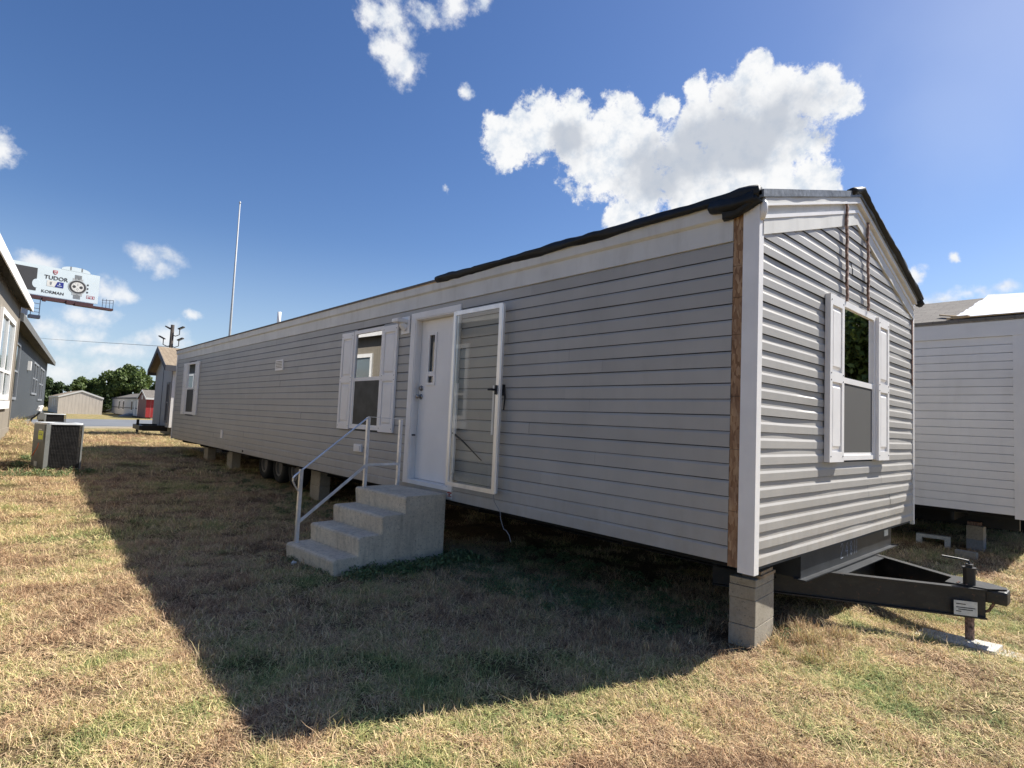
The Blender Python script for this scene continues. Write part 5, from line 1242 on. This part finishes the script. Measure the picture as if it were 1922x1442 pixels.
def mr(v, a, b, c=0., d=1., smooth=True):
    n = N(nt, 'ShaderNodeMapRange'); n.interpolation_type = 'SMOOTHSTEP' if smooth else 'LINEAR'; nt.links.new(v, n.inputs[0])
    for i, q in enumerate((a, b, c, d)): n.inputs[i + 1].default_value = q
    return n.outputs[0]
fb_ = cnoise(13, 12, .66); fine = cnoise(46, 8, .7, (3, 1, 2))
def dens(F, k1, k2): return math_(nt, 'ADD', F, math_(nt, 'ADD', math_(nt, 'MULTIPLY', math_(nt, 'SUBTRACT', fb_, .5), k1), math_(nt, 'MULTIPLY', math_(nt, 'SUBTRACT', fine, .5), k2)))
F1 = math_(nt, 'MINIMUM', field(BL['main'] + [(.705, .56, .45, .045), (.735, .545, .405, .05), (.66, .61, .45, .03), (.80, .44, .40, .06), (.775, .49, .395, .05)], DW, 1.22), .75)
a1 = mr(dens(F1, 1.9, .9), .02, .36)
F2 = field(BL['top'] + BL['small'], DW, 1.2)
a2 = math_(nt, 'MULTIPLY', mr(dens(F2, 2.2, 1.0), .05, .85), .95)
F3 = field(BL['low'], DW, 1.4, 1.7)
a3 = math_(nt, 'MULTIPLY', mr(dens(F3, 2.3, .6), .0, 1.15), .85)
alpha = math_(nt, 'MAXIMUM', a1, math_(nt, 'MAXIMUM', a2, a3))
# thick hearts of the clouds seen from below are greyer than their thin bright rims
heart = field([(.800, .40, .445, .06), (.775, .46, .43, .06), (.755, .52, .41, .055), (.82, .345, .455, .05), (.645, .61, .455, .03)], DW, 1.35)
und = mr(math_(nt, 'ADD', heart, math_(nt, 'MULTIPLY', math_(nt, 'SUBTRACT', cnoise(13, 5, .5, (5, 2, 7)), .5), 1.9)), .0, .7)
tex = mr(math_(nt, 'ADD', math_(nt, 'MULTIPLY', cnoise(30, 8, .62, (.012, -.004, .014)), .75), math_(nt, 'MULTIPLY', fb_, .25)), .34, .56)
cc = mixc(nt, math_(nt, 'SUBTRACT', 1.0, tex), (8.1, 8.15, 8.2), (5.6, 6.2, 7.0))
cc = mixc(nt, math_(nt, 'MULTIPLY', und, .8), cc, (4.1, 4.5, 5.2))
# saturate the clear air a little, thin bright veil high on the sun's side
hs = N(nt, 'ShaderNodeHueSaturation'); hs.inputs['Hue'].default_value = .510; hs.inputs['Saturation'].default_value = 1.24; hs.inputs['Value'].default_value = 1.10; nt.links.new(sky.outputs[0], hs.inputs['Color'])
veil = field([(.858, .117, .501, .16), (.886, .159, .435, .12)], D, 1.3)
va = math_(nt, 'MULTIPLY', mr(math_(nt, 'ADD', veil, math_(nt, 'MULTIPLY', math_(nt, 'SUBTRACT', cnoise(7, 4, .5), .5), .8)), .0, 1.0), .13)
sk = mixc(nt, va, hs.outputs[0], (7.5, 8.2, 9.2))
sz = N(nt, 'ShaderNodeSeparateXYZ'); nt.links.new(D, sz.inputs[0])
hz_ = mr(sz.outputs['Z'], .30, -.02, 0., .62)
sk = mixc(nt, hz_, sk, (4.3, 5.6, 7.6))
fin = mixc(nt, alpha, sk, cc)
nt.links.new(fin, bg.inputs[0]); nt.links.new(bg.outputs[0], out.inputs[0])
wd.cycles.sampling_method = 'MANUAL'; wd.cycles.sample_map_resolution = 1024
SC.cycles.max_bounces = 8; SC.cycles.transparent_max_bounces = 16
